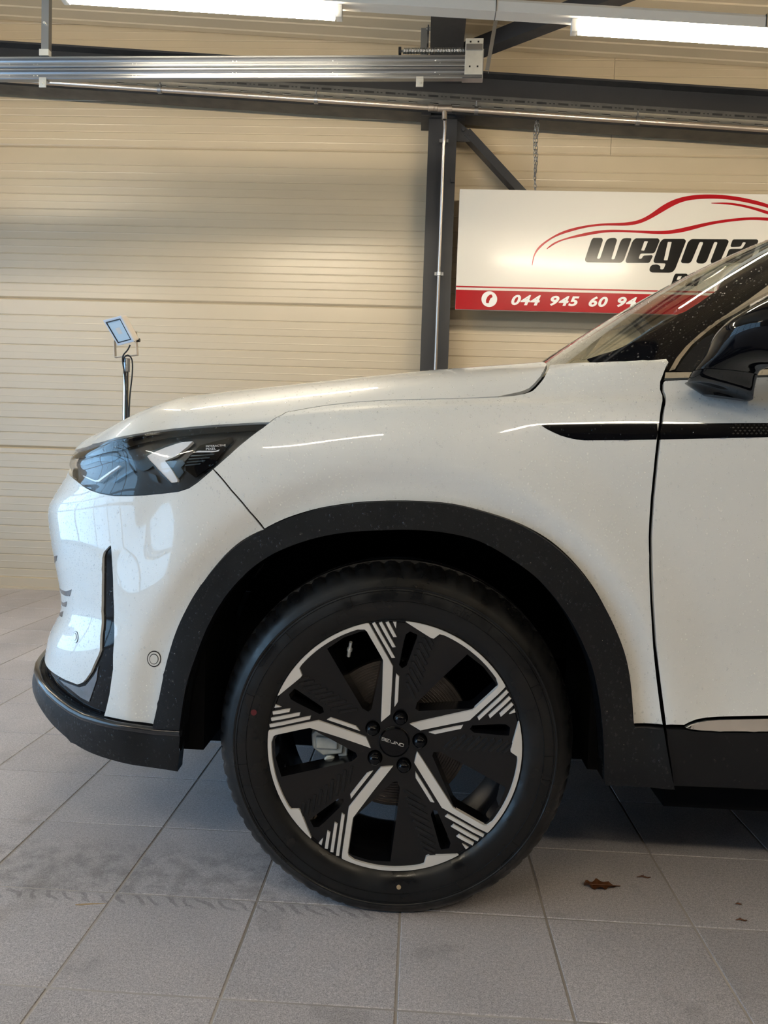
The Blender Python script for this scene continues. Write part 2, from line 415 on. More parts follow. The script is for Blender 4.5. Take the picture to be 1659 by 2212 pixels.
NX = [-.0654,-.0542,-.0398,-.0285,-.0004,-.0037,-.0157,-.0266,-.0316,-.003,.0141,.0131,.0215,.05,.12,.2,.4,.62]
NK = len(RZ)
def make_rings():
    global _fz, _fd
    _fz = [pchip(SN, z) for z in RZ]; _fd = [pchip(SN, d) for d in RD]
make_rings()
WX, WZ = -.033, .352                         # wheel centre
def body(s, k):
    s = np.atleast_1d(np.asarray(s, float)); k = np.atleast_1d(np.asarray(k, float))
    bx, by = base(s); w = smooth(-.42, -.86, s)
    P = np.empty((NK, len(s), 3)); ka = int(max(0, k.min()-2)); kb_ = int(min(NK, k.max()+4))
    for i in range(ka, kb_):
        d = _fd[i](s)
        P[i, :, 0] = bx+NX[i]*w
        P[i, :, 1] = by+d*(YC-by)/(YC-1.53)
        P[i, :, 2] = _fz[i](s)
    k = np.clip(k, 0, NK-1-1e-9); i = k.astype(int); f = (k-i)[:, None]; j = np.arange(len(s))
    p1, p2 = P[i, j], P[i+1, j]
    p0 = np.where((i > 0)[:, None], P[np.maximum(i-1, 0), j], 2*p1-p2)
    p3 = np.where((i < NK-2)[:, None], P[np.minimum(i+2, NK-1), j], 2*p2-p1)
    q = .5*(2*p1+(p2-p0)*f+(2*p0-5*p1+4*p2-p3)*f*f+(3*p1-p0-3*p2+p3)*f**3)
    # the fender swells gently towards the wheel arch
    r = np.hypot(q[:, 0]-WX, (q[:, 2]-WZ)*.97)
    fl = smooth(.2, .45, q[:, 2])*smooth(1.75, 1.6, q[:, 1])
    q[:, 1] += (-.009*smooth(.68, .56, r)+.014*smooth(.562, .500, r))*fl
    return q

# greenhouse: windscreen, pillars, side glass and roof on one set of rings
GZ = [1.06,1.13,1.20,1.27,1.34,1.41,1.48,1.54,1.575,1.60,1.62,1.63]
GI = [0,0,0,0,0,0,0,.006,.04,.12,.35,1]          # share of the way from the side to the centre plane
GX = [.336,.433,.530,.630,.733,.842,.960,1.08,1.18,1.31,1.51,1.71]
GK = len(GZ)
_gp = np.array([(.30,0),(.16,.004),(.08,.014),(.02,.034),(-.03,.068),(-.075,.12),(-.115,.19),(-.15,.28),(-.19,.42),(-.225,.60),(-.245,.80),(-.25,1.0)])
_ga = np.r_[0, np.cumsum(np.hypot(np.diff(_gp[:,0]), np.diff(_gp[:,1])*.85))]
_gfx, _gfy = spline(_ga, _gp[:,0]), spline(_ga, _gp[:,1])
G_END = .30-_ga[-1]
def glass(s, k):
    """s: along the ring (0.3 and up = straight side), k: ring"""
    s = np.atleast_1d(np.asarray(s, float)); k = np.atleast_1d(np.asarray(k, float))
    a = np.clip(.30-s, 0, None)
    dx = np.where(s >= .30, s, _gfx(a)); fy = np.where(s >= .30, 0, _gfy(a))
    P = np.empty((GK, len(s), 3))
    for i in range(GK):
        ys = 1.605+.36*(GZ[i]-1.1); ys = ys+(YC-ys)*GI[i]
        P[i,:,0] = GX[i]+dx; P[i,:,1] = ys+(YC-ys)*fy; P[i,:,2] = GZ[i]+.02*smooth(.3,-.3,s)*0
    k = np.clip(k, 0, GK-1-1e-9); i = k.astype(int); f = (k-i)[:,None]; j = np.arange(len(s))
    p1, p2 = P[i,j], P[i+1,j]
    p0 = np.where((i > 0)[:,None], P[np.maximum(i-1,0),j], 2*p1-p2)
    p3 = np.where((i < GK-2)[:,None], P[np.minimum(i+2,GK-1),j], 2*p2-p1)
    return .5*(2*p1+(p2-p0)*f+(2*p0-5*p1+4*p2-p3)*f*f+(3*p1-p0-3*p2+p3)*f**3)
# ================================================================ THE SETTING
X0, X1, Y0, Y1 = ROOM['x0'], ROOM['x1'], ROOM['y0'], ROOM['y1']
ROOF = -.0517                                                       # the roof falls towards +x
def zroof(x): return 3.69+ROOF*x
# ---------------------------------------------------------------- floor and tiles
def chamfer_tile(w, d, h, c):
    q = []
    for z, i in ((0, 0), (h-c, 0), (h, c)): q += [(i, i, z), (w-i, i, z), (w-i, d-i, z), (i, d-i, z)]
    f = [(8, 9, 10, 11)]
    for l in (0, 4): f += [(l+i, l+(i+1) % 4, l+4+(i+1) % 4, l+4+i) for i in range(4)]
    return q, f
floor = tag(MB().box((X0-.2, Y0-.2, -.12), (X1+.2, Y1+.2, -.0016)).build('floor', M['grout']), 'grey square tiled wash bay floor', 'floor', kind='structure')
GAP = .0050
tq, tf = chamfer_tile(TILE-GAP, TILE-GAP, .0095, .0012)
tme = MB().add(tq, tf).mesh('floor_tile'); tme.materials.append(M['tile'])
cells = []
for i in range(int((X0-FX0)//TILE), int((X1-FX0)//TILE)+1):
    for j in range(int((Y0-FY0)//TILE), int((Y1-FY0)//TILE)+1):
        x, y = FX0+i*TILE, FY0+j*TILE
        sh = 0
        if y > .3:
            uv = project([(x, y, 0), (x+TILE, y, 0), (x+TILE, y+TILE, 0), (x, y+TILE, 0)])
            c = uv.mean(0)
            if uv[:, 0].max() > 0 and uv[:, 0].min() < IMG_W and uv[:, 1].min() < IMG_H: sh = abs(area2(uv))
        cells.append((sh, x, y))
cells.sort(key=lambda c: -c[0])
rest = MB()
for n, (sh, x, y) in enumerate(cells):
    dz = random.uniform(-.0004, .0004)
    if n < 290 and sh > 0:
        o = link('floor_tile', tme, None, floor); o.location = (x+GAP/2, y+GAP/2, -.0095+dz)
    else:
        x1, y1 = min(x+TILE-GAP/2, X1), min(y+TILE-GAP/2, Y1); xa, ya = max(x+GAP/2, X0), max(y+GAP/2, Y0)
        if x1-xa < .01 or y1-ya < .01: continue
        q, f = chamfer_tile(x1-xa, y1-ya, .0095, .0012)
        rest.add([(a+xa, b+ya, c-.0095+dz) for a, b, c in q], f)
tag(rest.build('floor_tile_field', M['tile'], floor), kind='stuff')
# ---------------------------------------------------------------- back wall of ribbed sandwich panels
def rib_profile(z0, z1, pitch=.1005):
    """(depth, z) of a panel face: flat lands, V grooves and a fine mid line; depth grows towards the room"""
    p = [(-.012, z0), (-.004, z0+.006), (0, z0+.012)]; z = z0+pitch
    while z < z1-.03:
        p += [(0, z-pitch/2-.004), (.0008, z-pitch/2), (0, z-pitch/2+.004)]
        p += [(0, z-.005), (-.0032, z-.001), (-.0032, z+.001), (0, z+.005)]; z += pitch
    return p+[(0, z1-.012), (-.004, z1-.006), (-.012, z1)]
wall_back = tag(MB().box((X0, Y1+.012, -.05), (X1, Y1+.14, 4.1)).build('wall_back', M['wall']), 'cream ribbed sandwich panel wall behind the car', 'wall', kind='structure')
ZJ = [.035, .985, 2.004, 3.024, 4.04]
for r in range(4):
    xs = [X0, .07, X1] if r != 3 else [X0, .07, 1.17, X1]
    for a, b in zip(xs[:-1], xs[1:]):
        pf = rib_profile(ZJ[r], ZJ[r+1]); mb = MB()
        q = [(0, Y1-d, z) for d, z in pf]+[(0, Y1+.012, ZJ[r+1]), (0, Y1+.012, ZJ[r])]
        mb.extrude(q, (a+.0015, 0, 0), (b-.0015, 0, 0)).build('wall_panel', M['panel'], wall_back)
bb = MB()
bb.extrude([(0, Y1+.01, 0), (0, Y1-.045, 0), (0, Y1-.045, .012), (0, Y1-.02, .016), (0, Y1-.02, .075), (0, Y1-.012, .082), (0, Y1+.01, .082)], (X0, 0, 0), (X1, 0, 0))
tag(bb.build('baseboard_back', M['panel']), 'cream sheet metal base strip along the back wall', 'baseboard', kind='structure')
# ---------------------------------------------------------------- roof sheets
ceiling = tag(MB().hexa([(X0, Y0, zroof(X0)+.02), (X1, Y0, zroof(X1)+.02), (X1, Y1+.1, zroof(X1)+.02), (X0, Y1+.1, zroof(X0)+.02),
                         (X0, Y0, zroof(X0)+.2), (X1, Y0, zroof(X1)+.2), (X1, Y1+.1, zroof(X1)+.2), (X0, Y1+.1, zroof(X0)+.2)]).build('ceiling', M['wall']),
              'cream ribbed roof sheets sloping gently down', 'ceiling', kind='structure')
def roof_profile(y0, y1, pitch=.115):
    p = [(y0, .014), (y0+.012, .004), (y0+.02, 0)]; y = y0+pitch
    while y < y1-.04:
        p += [(y-.012, 0), (y-.004, .006), (y+.004, .006), (y+.012, 0)]; y += pitch
    return p+[(y1-.02, 0), (y1-.012, .004), (y1, .014)]
ya = Y1
while ya > Y0+.05:
    yb = max(ya-1.0, Y0); pf = roof_profile(yb+.002, ya-.002); mb = MB()
    A = [(X0, y, zroof(X0)+d) for y, d in pf]; B = [(X1, y, zroof(X1)+d) for y, d in pf]; n = len(A)
    mb.add(A+B, [(i, i+1, n+i+1, n+i) for i in range(n-1)]).build('roof_panel', M['roof'], ceiling); ya = yb
# ---------------------------------------------------------------- the other walls and the glazed sectional door on the left
wl = MB(); T = .14
wl.box((X0-T, Y0, -.05), (X0, DOOR['y0'], 4.0)); wl.box((X0-T, DOOR['y1'], -.05), (X0, Y1+.14, 4.0)); wl.box((X0-T, DOOR['y0'], DOOR['z1']), (X0, DOOR['y1'], 4.0))
tag(wl.build('wall_left', M['wall']), 'cream wall around the glazed garage door', 'wall', kind='structure')
tag(MB().box((X1, Y0, -.05), (X1+T, Y1+.14, 3.7)).build('wall_right', M['darkwall']), 'dark wall at the far end of the bay', 'wall', kind='structure')
tag(MB().box((X0-T, Y0-T, -.05), (X1+T, Y0, 4.0)).build('wall_front', M['darkwall']), 'dark wall across the bay from the sign', 'wall', kind='structure')
gd = tag(bpy.data.objects.new('door_1', None), 'glazed sectional garage door letting in daylight', 'door', kind='structure'); COL.objects.link(gd)
gd.location = (X0-.07, (DOOR['y0']+DOOR['y1'])/2, 0)
NR, NC = 5, 5; hh = DOOR['z1']/NR; ww = (DOOR['y1']-DOOR['y0'])/NC
for r in range(NR):
    mb = MB(); z0, z1 = r*hh, (r+1)*hh; y0, y1 = -ww*NC/2, ww*NC/2
    mb.box((-.02, y0, z0+.003), (.02, y1, z0+.05)); mb.box((-.02, y0, z1-.05), (.02, y1, z1-.003))
    for c in range(NC+1):
        yc = y0+c*ww; mb.box((-.019, max(y0, yc-.035), z0+.05), (.019, min(y1, yc+.035), z1-.05))
    mb.build('door_section', M['frame'], gd)
    for c in range(NC):
        yc = y0+c*ww; MB().box((-.004, yc+.035, z0+.05), (.004, yc+ww-.035, z1-.05)).build('pane', M['pane'], gd)
# ================================================================ STEEL FRAME
def i_section(h, w, tf, tw):
    """closed outline (u across, v up) of a rolled I section, bottom at v=0"""
    return [(-w/2,0),(w/2,0),(w/2,tf),(tw/2,tf),(tw/2,h-tf),(w/2,h-tf),(w/2,h),(-w/2,h),(-w/2,h-tf),(-tw/2,h-tf),(-tw/2,tf),(-w/2,tf)]
# column standing against the wall
cx0, cx1 = at_y(917, 520, 5.07)[0], at_y(978, 520, 5.07)[0]; ccx = (cx0+cx1)/2; cw = cx1-cx0
BZ = lambda x: at_y(920, 243, 5.03)[2]+ROOF*(x-at_y(920, 243, 5.03)[0])        # underside of the eaves beam
col = thing('steel_column', 'dark grey steel column beside the hanging sign', 'column', (ccx, 5.15, 0))
mb = MB(); pr = i_section(.165, cw, .011, .008)
mb.extrude([(u, v-.08, 0) for u, v in pr], (0, 0, 0), (0, 0, BZ(ccx)-.012)).build('shaft', M['steel'], col)
MB().box((-cw/2-.06, -.12, -.001), (cw/2+.06, .095, .018)).build('base_plate', M['steel'], col)
MB().box((-cw/2-.05, -.11, BZ(ccx)-.016), (cw/2+.05, .09, BZ(ccx)-.003)).build('head_plate', M['steel'], col)
mb = MB(); px = at_y(978, 391, 5.07)
mb.box((px[0]-ccx-.012, -.092, px[2]-.013), (px[0]-ccx+.012, -.080, px[2]+.013)).build('clip', M['steel'], col)
# eaves beam along the wall
bm_ = thing('steel_beam', 'long dark grey steel eaves beam along the top of the cream wall', 'beam', (0, 5.10, BZ(0)))
mb = MB(); hB = at_y(0, 89, 5.03)[2]-at_y(0, 184, 5.03)[2]; pr = i_section(hB, .14, .012, .007)
mb.extrude([(0, u, v) for u, v in pr], (X0+.01, 0, ROOF*X0), (X1-.01, 0, ROOF*X1)).build('section', M['steel'], bm_)
for sx in (-1, 1):
    MB().box((ccx+sx*(cw/2+.018)-.03, -.085, -.018), (ccx+sx*(cw/2+.018)+.03, -.05, .0)).build('joint_plate', M['steel'], bm_)
# rafter from the column towards the room
rf = thing('roof_rafter', 'dark grey roof rafter running out from the steel column', 'beam', (ccx, 5.0, 3.36))
mb = MB(); pr = i_section(zroof(ccx)-3.36-.004, cw+.01, .012, .008)
mb.extrude([(u, 0, v) for u, v in pr], (0, 0, 0), (0, Y0-5.0+.02, 0)).build('section', M['steel'], rf)
# diagonal roof brace and wall brace
pa, pb = at_z(1012, 112, 3.44), at_z(1330, -12, 3.44); dirv = (pb-pa)/np.linalg.norm(pb-pa)
rb = thing('roof_brace', 'dark grey diagonal roof brace crossing under the roof sheets', 'brace', tuple(pa))
MB().bar(tuple(dirv*-.02), tuple(dirv*3.0), .085, .085).build('section', M['steel'], rb)
pa, pb = at_y(1019, 302, 5.13), at_y(1116, 408, 5.13); dirv = (pb-pa)/np.linalg.norm(pb-pa)
wb = thing('wall_brace', 'dark grey diagonal wall brace going down behind the white sign', 'brace', tuple(pa))
MB().bar(tuple(dirv*-.05), tuple(dirv*2.9), .05, .092, up=(0, -1, 0)).build('section', M['steel'], wb)
g = [at_y(*p, 5.095) for p in ((984, 256), (1023, 290), (1022, 306), (985, 305))]
gp = MB(); gp.extrude([tuple(p-pa) for p in g], (0, 0, 0), (0, .012, 0)).build('gusset_plate', M['steel'], wb)
for p in ((1001, 281), (1012, 292)):
    q = at_y(*p, 5.095)-pa; MB().lathe([(0, -.014), (.011, -.013), (.013, -.010), (.013, 0)], tuple(q), 'y', 6).build('bolt', M['steel'], wb)
# ================================================================ SERVICES UNDER THE BEAM
def roofline(px, py, y):
    """a line along x that falls with the roof, through a point seen at px,py at depth y"""
    p = at_y(px, py, y); return lambda x: (x, y, p[2]+ROOF*(x-p[0]))
# cable tray with slots
yT = 4.93; lt = roofline(1380, 228, yT); lb = roofline(1380, 243, yT)
tray = thing('cable_tray', 'perforated dark metal cable tray hung below the eaves beam', 'cable tray', lt(1.0))
hT = lt(0)[2]-lb(0)[2]
def slotted(u0, u1, v0, v1, slots):
    """faces of a strip u0..u1 x v0..v1 with rectangular holes (u0,u1,v0,v1), returned as quads"""
    us = sorted({u0, u1}|{s for a in slots for s in a[:2]}); vs = sorted({v0, v1}|{s for a in slots for s in a[2:]}); q = []
    for a, b in zip(us[:-1], us[1:]):
        for c, d in zip(vs[:-1], vs[1:]):
            m = ((a+b)/2, (c+d)/2)
            if not any(s[0] < m[0] < s[1] and s[2] < m[1] < s[3] for s in slots): q.append((a, b, c, d))
    return q
xa, xb = -2.2, 4.6; mb = MB(); pit = .1335
side = []; bot = []; x = xa+.03
while x < xb-.15:
    side += [(x, x+.062, .3*hT, .62*hT), (x+.078, x+.090, .38*hT, .56*hT), (x+.102, x+.114, .38*hT, .56*hT)]
    bot += [(x+.01, x+.065, .05, .065), (x+.085, x+.120, .10, .112)]; x += pit
def trayz(x): return lt(x)[2]-lt(1.0)[2]
for a, b, c, d in slotted(xa, xb, 0, hT, side):
    mb.add([(u-1.0, y, trayz(u)-hT+v) for y in (0, .002) for u, v in ((a, c), (b, c), (b, d), (a, d))], [(0, 3, 2, 1), (4, 5, 6, 7), (0, 1, 5, 4), (2, 3, 7, 6), (1, 2, 6, 5), (3, 0, 4, 7)])
mb.build('tray_side', M['tray'], tray); mb = MB()
for a, b, c, d in slotted(xa, xb, 0.002, .15, bot):
    mb.add([(u-1.0, v, trayz(u)-hT+z) for z in (0, .002) for u, v in ((a, c), (b, c), (b, d), (a, d))], [(0, 3, 2, 1), (4, 5, 6, 7), (0, 1, 5, 4), (2, 3, 7, 6), (1, 2, 6, 5), (3, 0, 4, 7)])
mb.build('tray_bottom', M['zinc'], tray)  # lit inside put into the colour: brighter metal than the outer side
mb = MB(); mb.hexa([(xa-1.0, .148, trayz(xa)-hT), (xb-1.0, .148, trayz(xb)-hT), (xb-1.0, .150, trayz(xb)-hT), (xa-1.0, .150, trayz(xa)-hT), (xa-1.0, .148, trayz(xa)), (xb-1.0, .148, trayz(xb)), (xb-1.0, .150, trayz(xb)), (xa-1.0, .150, trayz(xa))]).build('tray_back', M['zinc'], tray)  # same brighter metal, so the slots show a lit far side
for x in (4.2,):
    MB().box((x-1.0-.008, .02, trayz(x)-hT), (x-1.0+.008, .03, zroof(x)-lt(1.0)[2]-.003)).build('hanger', M['galv'], tray)
# horizontal pipe with clamps
yP = 4.90; lp = roofline(1030, 239, yP)
pipe = thing('stainless_pipe', 'thin stainless pipe running below the cable tray', 'pipe', lp(0))
MB().tube([np.array(lp(x))-np.array(lp(0)) for x in (X0+.02, X1-.02)], .0155, 12).build('tube', M['stainless'], pipe)
for px in (345, 683, 1030, 1380, 1720):
    x = at_y(px, 210, yP)[0]; q = np.array(lp(x))-np.array(lp(0)); mb = MB()
    mb.lathe([(.0155, -.012), (.023, -.012), (.023, .012), (.0155, .012)], tuple(q), 'x', 14)
    mb.tube([q+np.array((0, 0, .02)), q+np.array((0, 0, .058))], .005, 8); mb.lathe([(0, .0), (.010, 0), (.010, .008), (0, .008)], tuple(q+np.array((0, 0, .024))), 'z', 6)
    mb.build('clamp', M['galv'], pipe)
xt = at_y(961, 233, yP)[0]
for dx, w in ((-.085, .02), (0, .045), (-.055, .012)):
    q = np.array(lp(xt+dx))-np.array(lp(0)); MB().lathe([(.0155, -w), (.021, -w+.003), (.021, w-.003), (.0155, w)], tuple(q), 'x', 14).build('fitting', M['stainless'], pipe)
# drop pipe down the column
yV = 5.01; pt = at_y(961, 246, yV); pbm = np.array((pt[0], yV, 1.0))
vp = thing('drop_pipe', 'thin vertical pipe clamped down the front of the steel column', 'pipe', tuple(pbm))
tz = lp(xt)[2]-.02-pbm[2]
MB().tube([(0, 0, -.55), (0, 0, tz-.16), (.004, -.05, tz-.07), (xt-pt[0], yP-yV, tz-.004)], .011, 12).build('tube', M['stainless'], vp)
for py in (305, 592):
    z = at_y(950, py, yV)[2]-1.0; mb = MB(); mb.lathe([(.011, -.012), (.018, -.012), (.018, .012), (.011, .012)], (0, 0, z), 'z', 14)
    for sx in (-1, 1): mb.box((sx*.018-.010, -.007, z-.010), (sx*.018+.010, .007, z+.010))
    mb.box((-.006, .008, z-.006), (.006, .052, z+.006)); mb.build('clamp', M['galv'], vp)
z = at_y(961, 240, yP)[2]-1.0
MB().lathe([(.011, -.05), (.0165, -.048), (.0165, -.005), (.011, 0)], (xt-pt[0], yP-yV, tz+.002), 'z', 12).build('fitting', M['stainless'], vp)
# ================================================================ LAMPS
def lamp_row(y, zc0, xs, tag_txt):
    """a suspended run of white trunking and its tubes; zc0 = underside height at x=0"""
    tr = thing('light_trunking', 'white suspended light trunking '+tag_txt, 'light track', (0, y, zc0))
    mb = MB(); pr = [(0, -.032, 0), (0, .032, 0), (0, .032, .04), (0, .026, .052), (0, -.026, .052), (0, -.032, .04)]
    mb.extrude(pr, (X0+.05, 0, ROOF*X0), (X1-.05, 0, ROOF*X1)).build('profile', M['trunk'], tr)
    for x in (-3.4, 4.4): MB().tube([(x, 0, ROOF*x+.06), (x, 0, zroof(x)-zc0)], .004, 6).build('suspension_rod', M['galv'], tr)
    for x in np.arange(-3.0, 6.0, 1.08): MB().box((x-.0012, -.0356, ROOF*x), (x+.0012, .0356, ROOF*x+.052)).build('joint', M['satin'], tr)
    return tr
def tube_light(xa, xb, y, zc0, label, twin=False):
    t = thing('tube_light', label, 'tube light', ((xa+xb)/2, y, zc0+ROOF*(xa+xb)/2))
    L_ = (xb-xa)/2; e = lambda x, z: (x, 0, ROOF*x+z)
    for dy in ((-.045, .045) if twin else (0,)):
        MB().tube([(-L_+.02, dy, ROOF*-L_-.03), (L_-.02, dy, ROOF*L_-.03)], .0125 if twin else .025, 12).build('tube', M['tube'], t)
    for s in (-1, 1):
        mb = MB(); wd = .065 if twin else .018; mb.box((s*L_-.012, -wd, ROOF*s*L_-.052), (s*L_+.012, wd, ROOF*s*L_-.001)); mb.build('lamp_holder', M['trunk'], t)
    return t
yL = 3.30; pR = at_y(733, 30, yL); pL2 = at_y(1240, 70, yL)
zc = pR[2]+.03-ROOF*pR[0]
lamp_row(yL, zc, None, 'with two lit tubes between door rail and wall')
TL = 1.16; pitch = pL2[0]-pR[0]+TL
where = ['lit tube lamp above the silver door rail', 'lit tube lamp above the white sign']
for n, xa in enumerate((pR[0]-TL, pL2[0])): tube_light(xa, xa+TL, yL, zc, where[n])
tube_light(pL2[0]+pitch, pL2[0]+pitch+TL, yL, zc, 'lit tube lamp in the sign row, farthest from the garage door')
tube_light(pR[0]-TL-pitch, pR[0]-pitch, yL, zc, 'lit tube lamp in the sign row, nearest the garage door')
for yy, nm in ((-1.4, 'out in front of the car flank'),):
    lamp_row(yy, zc, None, nm)
    for n in range(4):
        xa = pR[0]-TL+(n-1)*pitch
        tube_light(xa, xa+TL, yy, zc, 'lit twin tube lamp %s, %s from the garage door' % (nm, ('first', 'second', 'third', 'fourth')[n]), twin=True)
# ================================================================ GARAGE DOOR RAIL
zrl = 2.735
def at_rail(px, py): return at_z(px, py, zrl)
A = at_rail(0, 178); B = at_rail(1040, 176)
ax = (B-A)/np.linalg.norm(B-A); nrm = np.array((ax[1], -ax[0], 0.))          # nrm points to the camera side
rail = thing('door_rail', 'double galvanised garage door rail hanging across the wall', 'door rail', tuple(B))
LB = np.linalg.norm(B-A); sc = np.linalg.norm(B-CAM)/FPX
hz = 43*sc
def rl(a, n, z):  # local: a along rail back from its end, n towards the camera, z up
    return tuple(-ax*a+nrm*n+np.array((0, 0, z)))
def rail_sec(z0, h):
    return [(.0, z0), (.030, z0), (.034, z0+.004), (.034, z0+.012), (.024, z0+.016), (.020, z0+.022), (.020, z0+h-.022), (.024, z0+h-.016), (.034, z0+h-.010), (.034, z0+h-.003), (.030, z0+h), (.0, z0+h), (.0, z0+h-.003), (.017, z0+h-.003), (.017, z0+.003), (.0, z0+.003)]
h1 = hz*.5
for z0 in (0.0, h1+.001):
    mb = MB(); P = rail_sec(z0, h1-.002); n = len(P)
    V = [rl(.0, a, z) for a, z in P]+[rl(LB+2.6, a, z) for a, z in P]
    mb.add(V, [(i, (i+1) % n, n+(i+1) % n, n+i) for i in range(n)]); mb.add(V[:n], [tuple(range(n))]); mb.build('track', M['galv'], rail)
def pa_(px): # distance along the rail from its end for a picture column
    d = ray(px, 160); k = np.array([[ax[0], -d[0]], [ax[1], -d[1]]]); return -np.linalg.solve(k, (CAM-B)[:2])[0]
for px in (0, 26, 78, 86, 290, 298, 505, 513, 720, 730, 940, 950, -180, -190):
    for k in range(2):
        a = pa_(px); c = np.array(rl(a, .021, h1*k+h1*(.36 if (px//2) % 2 else .6))); mb = MB()
        V = [c+nrm*.003]+[c+np.array((0, 0, math.cos(t)*.004))+ax*math.sin(t)*.004 for t in np.linspace(0, 2*PI, 7)[:-1]]
        mb.add(V, [(0, i+1, (i+1) % 6+1) for i in range(6)], True).build('rivet', M['zinc'], rail)
def plate(name, a0, a1, n0, n1, z0, z1, m, parent):
    q = [rl(a0, n0, z0), rl(a1, n0, z0), rl(a1, n1, z0), rl(a0, n1, z0), rl(a0, n0, z1), rl(a1, n0, z1), rl(a1, n1, z1), rl(a0, n1, z1)]
    return MB().hexa(q).build(name, m, parent, bevel=.0012)
a0, a1 = pa_(1041), pa_(1003)
plate('end_bracket', a0, a1, .036, .040, .012, h1*2+.068, M['zinc'], rail)
plate('end_bracket', a0-.004, a0, .0, .040, -.006, h1*2+.020, M['galv'], rail)
plate('end_bracket', a0-.002, pa_(998), .0, .038, -.006, -.002, M['galv'], rail)
plate('end_bracket', a0+.002, a1-.003, .040, .047, h1*2+.012, h1*2+.040, M['galv'], rail)
for zz in (h1*2+.052, h1*.9):
    for f in (.28, .72): plate('bolt_hole', a0+(a1-a0)*f-.004, a0+(a1-a0)*f+.004, .0395, .0405, zz-.004, zz+.004, M['satin'], rail)
# buffer spring
zs = h1*2+.022; s0, s1 = pa_(1003), pa_(861); mb = MB()
mb.tube([rl(s0-.06, .02, zs), rl(s1, .02, zs)], .0055, 8); mb.build('spring_rod', M['galv'], rail)
nt_ = 40; pts = []
for i in range(nt_*8+1):
    t = i/(nt_*8); a = s0+(s1-.02-s0)*t; an = 2*PI*nt_*t; pts.append(rl(a, .02+.0125*math.cos(an), zs+.0125*math.sin(an)))
MB().tube(pts, .0023, 5).build('spring', M['tray'], rail)
mb = MB(); c = np.array(rl(s1, .02, zs)); V = []
for k, a in ((0, s1-.010), (1, s1+.002)):
    for t in np.linspace(0, 2*PI, 17)[:-1]: V.append(rl(a, .02+.018*math.cos(t), zs+.018*math.sin(t)))
mb.add(V, [(i, (i+1) % 16, 16+(i+1) % 16, 16+i) for i in range(16)], True); mb.add(V[:16], [tuple(range(16))]); mb.add(V[16:], [tuple(range(16))]); mb.build('buffer', M['satin'], rail)
# brackets below and hangers above
def clip(px, w=.034):
    a = pa_(px); c = plate('bracket', a-w/2, a+w/2, .030, .036, -.040, .006, M['zinc'], rail)
    plate('bracket', a-w/2, a+w/2, .0, .036, -.004, .0, M['galv'], rail)
    MB().tube([rl(a, .036, -.022), rl(a, .044, -.022)], .006, 8).build('bolt', M['zinc'], rail)
clip(100); clip(908)
hg = thing('rail_hanger', 'galvanised angle strut holding the door rail near its middle', 'strut', tuple(np.array(rl(pa_(104), .015, h1*2))+B))
top = zroof(hg.location.x)-hg.location.z-.005
def strut(o, top, lean, w=.036):
    mb = MB(); q = [(-w/2, -.02), (w/2, -.02), (w/2, .012), (w/2-.003, .012), (w/2-.003, -.017), (-w/2, -.017)]
    V = [(u, v, 0) for u, v in q]+[(u+lean[0], v+lean[1], top) for u, v in q]; n = len(q)
    mb.add(V, [(i, (i+1) % n, n+(i+1) % n, n+i) for i in range(n)]); mb.add(V[:n], [tuple(range(n))]); mb.add(V[n:], [tuple(range(n))]); return mb
strut(hg, top, (0, 0)).build('angle', M['galv'], hg)
MB().tube([(0, -.02, at_y(104, 56, hg.location.y)[2]-hg.location.z), (0, -.03, at_y(104, 56, hg.location.y)[2]-hg.location.z)], .006, 8).build('bolt', M['zinc'], hg)
MB().box((-.026, -.024, .0), (.020, .006, .030)).build('shoe', M['zinc'], hg)
e0 = np.array(rl(pa_(1051), .02, h1*.6))+B
hg2 = thing('rail_hanger', 'slanted galvanised strut at the spring end of the door rail', 'strut', tuple(e0))
e1 = at_y(1084, -30, e0[1]); sl = (e1-e0)/(e1[2]-e0[2]); t2 = zroof(e0[0])-e0[2]-.01
strut(hg2, t2, (sl[0]*t2, 0), .018).build('angle', M['galv'], hg2)
# perforated bracket on the rafter behind the spring
pq = at_y(914, 122, 4.3); bk = thing('rafter_bracket', 'grey perforated bracket on the rafter above the buffer spring', 'bracket', (pq[0], 4.3, pq[2]))
k_ = 4.3/FPX
MB().box((-.016*1.0, 0, 0), (.018, .004, 58*k_)).build('plate', M['galv'], bk)
mb = MB(); mb.box((.019, -.04, 0), (.027, .01, 56*k_)); mb.build('perforated_strip', M['steel'], bk)
MB().box((.010, -.002, 3.365-pq[2]), (ccx-cw/2-pq[0]-.003, .004, 3.40-pq[2])).build('mounting_tab', M['steel'], bk)
for f in (.2, .65): MB().box((.0185, -.041, 56*k_*f), (.0275, -.02, 56*k_*f+.018)).build('slot', M['satin'], bk)
MB().tube([(.012, 0, 56*k_), (.034, 0, 56*k_)], .010, 8).build('bolt', M['galv'], bk)
